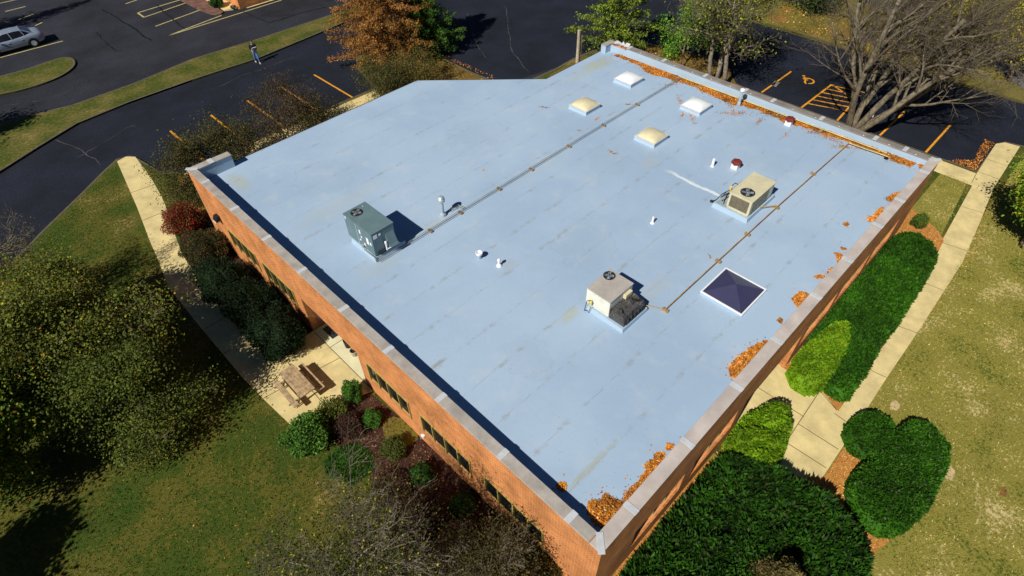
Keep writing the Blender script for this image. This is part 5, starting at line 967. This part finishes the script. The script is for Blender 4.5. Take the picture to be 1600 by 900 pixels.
# ---------------------------------------------------------------- car
def car():
    t_ = thing('parked_car', 'silver-blue saloon car parked beside a pale yellow line at the top left', 'car', (-.86, 60.95, -.12)); t_.rotation_euler = (0, 0, math.pi+R(-2))
    PAINT = mat('silver_paint', (.30, .36, .46), .28, .03, 2, metal=.35, spec=.6)
    # x forward; body stations: x, half width low, half width mid, shoulder z, top z (bonnet / boot), bottom z
    ST = [(-2.38, .62, .70, .62, .72, .42), (-2.30, .80, .84, .80, .95, .28), (-2.0, .86, .90, .88, 1.03, .22), (-1.5, .88, .915, .90, 1.04, .2), (-.8, .89, .92, .90, .98, .2), (0, .89, .92, .88, .95, .2), (.8, .89, .92, .86, .95, .2), (1.3, .88, .90, .82, .92, .2), (1.8, .85, .87, .74, .82, .22), (2.2, .76, .80, .62, .70, .26), (2.40, .55, .62, .50, .56, .34)]
    v = []; f = []
    for x, wl_, wm, zs, zt, zb_ in ST:
        v += [(x, -wl_*.9, zb_), (x, -wl_, zb_+.08), (x, -wm, zs*.62), (x, -wm*.985, zs), (x, -wm*.88, zt-.01), (x, -wm*.45, zt+.02), (x, wm*.45, zt+.02), (x, wm*.88, zt-.01), (x, wm*.985, zs), (x, wm, zs*.62), (x, wl_, zb_+.08), (x, wl_*.9, zb_)]
    k = 12
    for i in range(len(ST)-1):
        for j in range(k): j2 = (j+1) % k; f.append((i*k+j, i*k+j2, (i+1)*k+j2, (i+1)*k+j))
    f.append(tuple(range(k))); f.append(tuple((len(ST)-1)*k+j for j in range(k))[::-1])
    bd = mk('body', v, f, PAINT, t_, smooth=True); s_ = bd.modifiers.new('s', 'SUBSURF'); s_.levels = 1; s_.render_levels = 1
    # glasshouse
    GS = [(-1.75, .70, 1.02, .60, 1.03), (-1.05, .76, 1.0, .56, 1.40), (-.5, .78, .98, .58, 1.45), (.25, .78, .95, .58, 1.43), (.62, .77, .94, .57, 1.36), (1.28, .70, .93, .58, .95)]
    v = []; f = []
    for x, wb, zb_, wt, zt in GS: v += [(x, -wb, zb_-.05), (x, -wt, zt-.03), (x, -wt*.6, zt), (x, wt*.6, zt), (x, wt, zt-.03), (x, wb, zb_-.05)]
    for i in range(len(GS)-1):
        for j in range(5): f.append((i*6+j, i*6+j+1, (i+1)*6+j+1, (i+1)*6+j))
    mk('windows', v, f, GLASS, t_, smooth=False)
    q_ = MB()    # roof skin and pillars, a little proud of the glass
    for i in range(1, 4):
        (x0, b0, z0_, w0, t0), (x1, b1, z1_, w1, t1) = GS[i], GS[i+1]
        q_.add([(x0, -w0-.01, t0-.03), (x1, -w1-.01, t1-.03), (x1, -w1*.6, t1+.012), (x0, -w0*.6, t0+.012), (x0, w0*.6, t0+.012), (x1, w1*.6, t1+.012), (x1, w1+.01, t1-.03), (x0, w0+.01, t0-.03)], [(0, 1, 2, 3), (3, 2, 5, 4), (4, 5, 6, 7)])
    for s in (-1, 1):
        for (x0, w0, z0_), (x1, w1, z1_), r_ in [((-1.75, .71, 1.0), (-1.05, .57, 1.38), .05), ((.62, .58, 1.34), (1.28, .71, .92), .04), ((-.18, .79, .95), (-.12, .59, 1.42), .035), ((-1.1, .77, .98), (-.98, .575, 1.38), .03)]:
            q_.tube([(x0, s*w0, z0_), (x1, s*w1, z1_)], r_, 6)
    q_.build('roof_panel', PAINT, t_)
    for x in (-1.42, 1.42):
        for s in (-1, 1):
            w_ = MB(); n = 20; pr = [(.17, -.10), (.31, -.10), (.335, -.06), (.335, .06), (.31, .10), (.17, .10)]; vs = []; fs = []
            for r_, z in pr:
                for kk in range(n): a = 6.2832*kk/n; vs.append((x+r_*math.cos(a), s*.83+z, .335+r_*math.sin(a)))
            for j in range(len(pr)-1):
                for kk in range(n): k2 = (kk+1) % n; fs.append((j*n+kk, j*n+k2, (j+1)*n+k2, (j+1)*n+kk))
            w_.add(vs, fs); ty = w_.build('wheel', BLACK, t_)
            rm = MB(); vs = [(x, s*.93, .335)]; 
            for kk in range(20): a = 6.2832*kk/20; rr_ = .215 if kk % 2 else .19; vs.append((x+rr_*math.cos(a), s*(.935), .335+rr_*math.sin(a)))
            rm.add(vs, [(0, 1+kk, 1+(kk+1) % 20) for kk in range(20)]); rm.build('rim', PLATE, ty)
            ar = MB(); ar.tube([(x+.38*math.cos(a), s*.905, .335+.38*math.sin(a)) for a in np.linspace(-.2, 3.34, 12)], .03, 5); ar.build('wheel_arch', BLACK, t_)
    for s in (-1, 1):
        q_ = MB(); q_.box(-2.37, -2.2, s*.6-.16, s*.6+.16, .70, .86); q_.build('tail_light', mat('tail_red', (.35, .01, .01), .2, .1, 3), t_, bevel=.03)
        q_ = MB(); q_.box(2.15, 2.3, s*.58-.15, s*.58+.15, .56, .66); q_.build('headlight', DOME, t_, bevel=.03)
        q_ = MB(); q_.box(.72, .88, s*.98-.08, s*.98+.08, .92, 1.04); q_.build('wing_mirror', PAINT, t_, bevel=.03)
        for x in (-.75, .2): q_ = MB(); q_.box(x-.09, x+.09, s*.915-.015, s*.915+.015, .76, .79); q_.build('door_handle', PLATE, t_)
    q_ = MB(); q_.box(-2.41, -2.36, -.26, .26, .52, .64); q_.build('number_plate', WHITE, t_)
car()
# ---------------------------------------------------------------- the walking man
def skin(name, joints, edges, mat_, parent, sub=2, root=0):
    me = bpy.data.meshes.new(name); me.from_pydata([j[0] for j in joints], edges, []); o = link(bpy.data.objects.new(name, me)); 
    o.modifiers.new('skin', 'SKIN'); s_ = o.modifiers.new('sub', 'SUBSURF'); s_.levels = s_.render_levels = sub
    sv_ = me.skin_vertices[0].data
    for i, j in enumerate(joints): r_ = j[1]; sv_[i].radius = (r_, r_) if not isinstance(r_, tuple) else r_; sv_[i].use_root = (i == root)
    dg = bpy.context.evaluated_depsgraph_get(); m2 = bpy.data.meshes.new_from_object(o.evaluated_get(dg)); bpy.data.objects.remove(o)
    m2.materials.clear(); m2.materials.append(mat_); m2.polygons.foreach_set('use_smooth', [True]*len(m2.polygons)); o = link(bpy.data.objects.new(name, m2)); o.parent = parent; return o
def person():
    x, y = g(403, 98, -.12); t_ = thing('person', 'man in dark jacket and blue jeans walking on the drive holding a white paper', 'person', (x, y, -.121), rz=R(-100))
    SK = mat('skin', (.42, .24, .16), .6, .08, 5); JK = mat('navy_jacket', (.012, .013, .03), .8, .2, 6); JN = mat('blue_jeans', (.06, .16, .48), .8, .25, 6); HR = mat('hair', (.03, .02, .015), .8, .2, 9); SH = mat('shoe', (.45, .43, .4), .6, .1, 6)
    # facing +x; a short stride
    hip = [(-.0, .09), (-.0, -.09)]
    J = [((0, 0, .95), .12), ((0, 0, 1.12), .115), ((0, 0, 1.32), .13), ((0, 0, 1.46), .07), ((.01, 0, 1.53), .05), ((.02, 0, 1.64), .09), ((.02, 0, 1.72), .075),
         ((.0, .10, .90), .085), ((.16, .10, .50), .055), ((.20, .10, .09), .038), ((.30, .11, .04), .035),
         ((.0, -.10, .90), .085), ((-.02, -.10, .49), .055), ((-.22, -.10, .12), .038), ((-.14, -.11, .04), .035),
         ((0, .19, 1.40), .055), ((-.03, .24, 1.14), .042), ((.20, .17, 1.08), .03), ((.27, .14, 1.10), .028),
         ((0, -.19, 1.40), .055), ((-.03, -.24, 1.14), .042), ((.20, -.16, 1.08), .03), ((.27, -.12, 1.10), .028)]
    E_ = [(0, 1), (1, 2), (2, 3), (3, 4), (4, 5), (5, 6), (0, 7), (7, 8), (8, 9), (9, 10), (0, 11), (11, 12), (12, 13), (13, 14), (2, 15), (15, 16), (16, 17), (17, 18), (2, 19), (19, 20), (20, 21), (21, 22)]
    b = skin('body', J, E_, SK, t_)
    q_ = MB(); q_.add([(.105, -.012, 1.62), (.105, .012, 1.62), (.13, 0, 1.60), (.10, 0, 1.66)], [(0, 1, 2), (0, 2, 3), (1, 3, 2)]); 
    # fingers and thumb
    for s in (-1, 1):
        for k in range(4): yy = s*(.14-.012)-.03+k*.018; L = (.06, .072, .068, .055)[k]; q_.tube([(.27, yy, 1.10), (.27+L*.6, yy, 1.105), (.27+L*.85, yy-s*.012, 1.09)], [.009, .008, .006], 5)
        q_.tube([(.25, s*.12, 1.12), (.28, s*.09, 1.135), (.31, s*.08, 1.13)], [.010, .009, .007], 5)
    q_.build('hands_and_nose', SK, b)
    J2 = [((0, 0, .98), .15), ((0, 0, 1.12), .145), ((0, 0, 1.32), .16), ((0, 0, 1.45), .09), ((0, .20, 1.40), .075), ((-.03, .25, 1.14), .06), ((.14, .19, 1.09), .048), ((0, -.20, 1.40), .075), ((-.03, -.25, 1.14), .06), ((.14, -.18, 1.09), .048)]
    skin('jacket', J2, [(0, 1), (1, 2), (2, 3), (2, 4), (4, 5), (5, 6), (2, 7), (7, 8), (8, 9)], JK, b)
    J3 = [((0, 0, .98), .13), ((0, 0, .93), .13), ((0, .10, .86), .10), ((.16, .10, .50), .075), ((.20, .10, .12), .06), ((0, -.10, .86), .10), ((-.02, -.10, .49), .075), ((-.21, -.10, .15), .06)]
    skin('jeans', J3, [(0, 1), (1, 2), (2, 3), (3, 4), (1, 5), (5, 6), (6, 7)], JN, b)
    q_ = MB(); 
    v = []; f = []
    for j in range(6):
        bb = 1.75*j/5
        for i in range(14): a = 6.2832*i/14; v.append((.005+.108*math.sin(bb)*math.cos(a)-.006, .105*math.sin(bb)*math.sin(a), 1.665+.125*math.cos(bb)))
    for j in range(5):
        for i in range(14):
            if j > 2 and (i < 3 or i > 11): continue
            f.append((j*14+i, (j+1)*14+i, (j+1)*14+(i+1) % 14, j*14+(i+1) % 14))
    mk('hair', v, f, HR, b, smooth=True)
    for (fx, fy, fz) in ((.24, .10, 0), (-.18, -.10, .03)):
        q_ = MB(); q_.hexa([(fx-.1, fy-.045, fz), (fx+.16, fy-.045, fz), (fx+.16, fy+.045, fz), (fx-.1, fy+.045, fz)], [(fx-.09, fy-.04, fz+.1), (fx+.1, fy-.03, fz+.07), (fx+.1, fy+.03, fz+.07), (fx-.09, fy+.04, fz+.1)]); q_.build('shoe', SH, b, bevel=.02)
    pp = thing('paper_sheets', 'white sheets of paper held by the walking man', 'paper', (x, y, -.121), rz=R(-100)); q_ = MB(); q_.hexa([(.22, -.19, 1.08), (.42, -.17, 1.34), (.40, .19, 1.35), (.22, .18, 1.08)], [(.20, -.19, 1.10), (.40, -.17, 1.36), (.38, .19, 1.37), (.20, .18, 1.10)]); q_.build('sheets', WHITE, pp)
person()
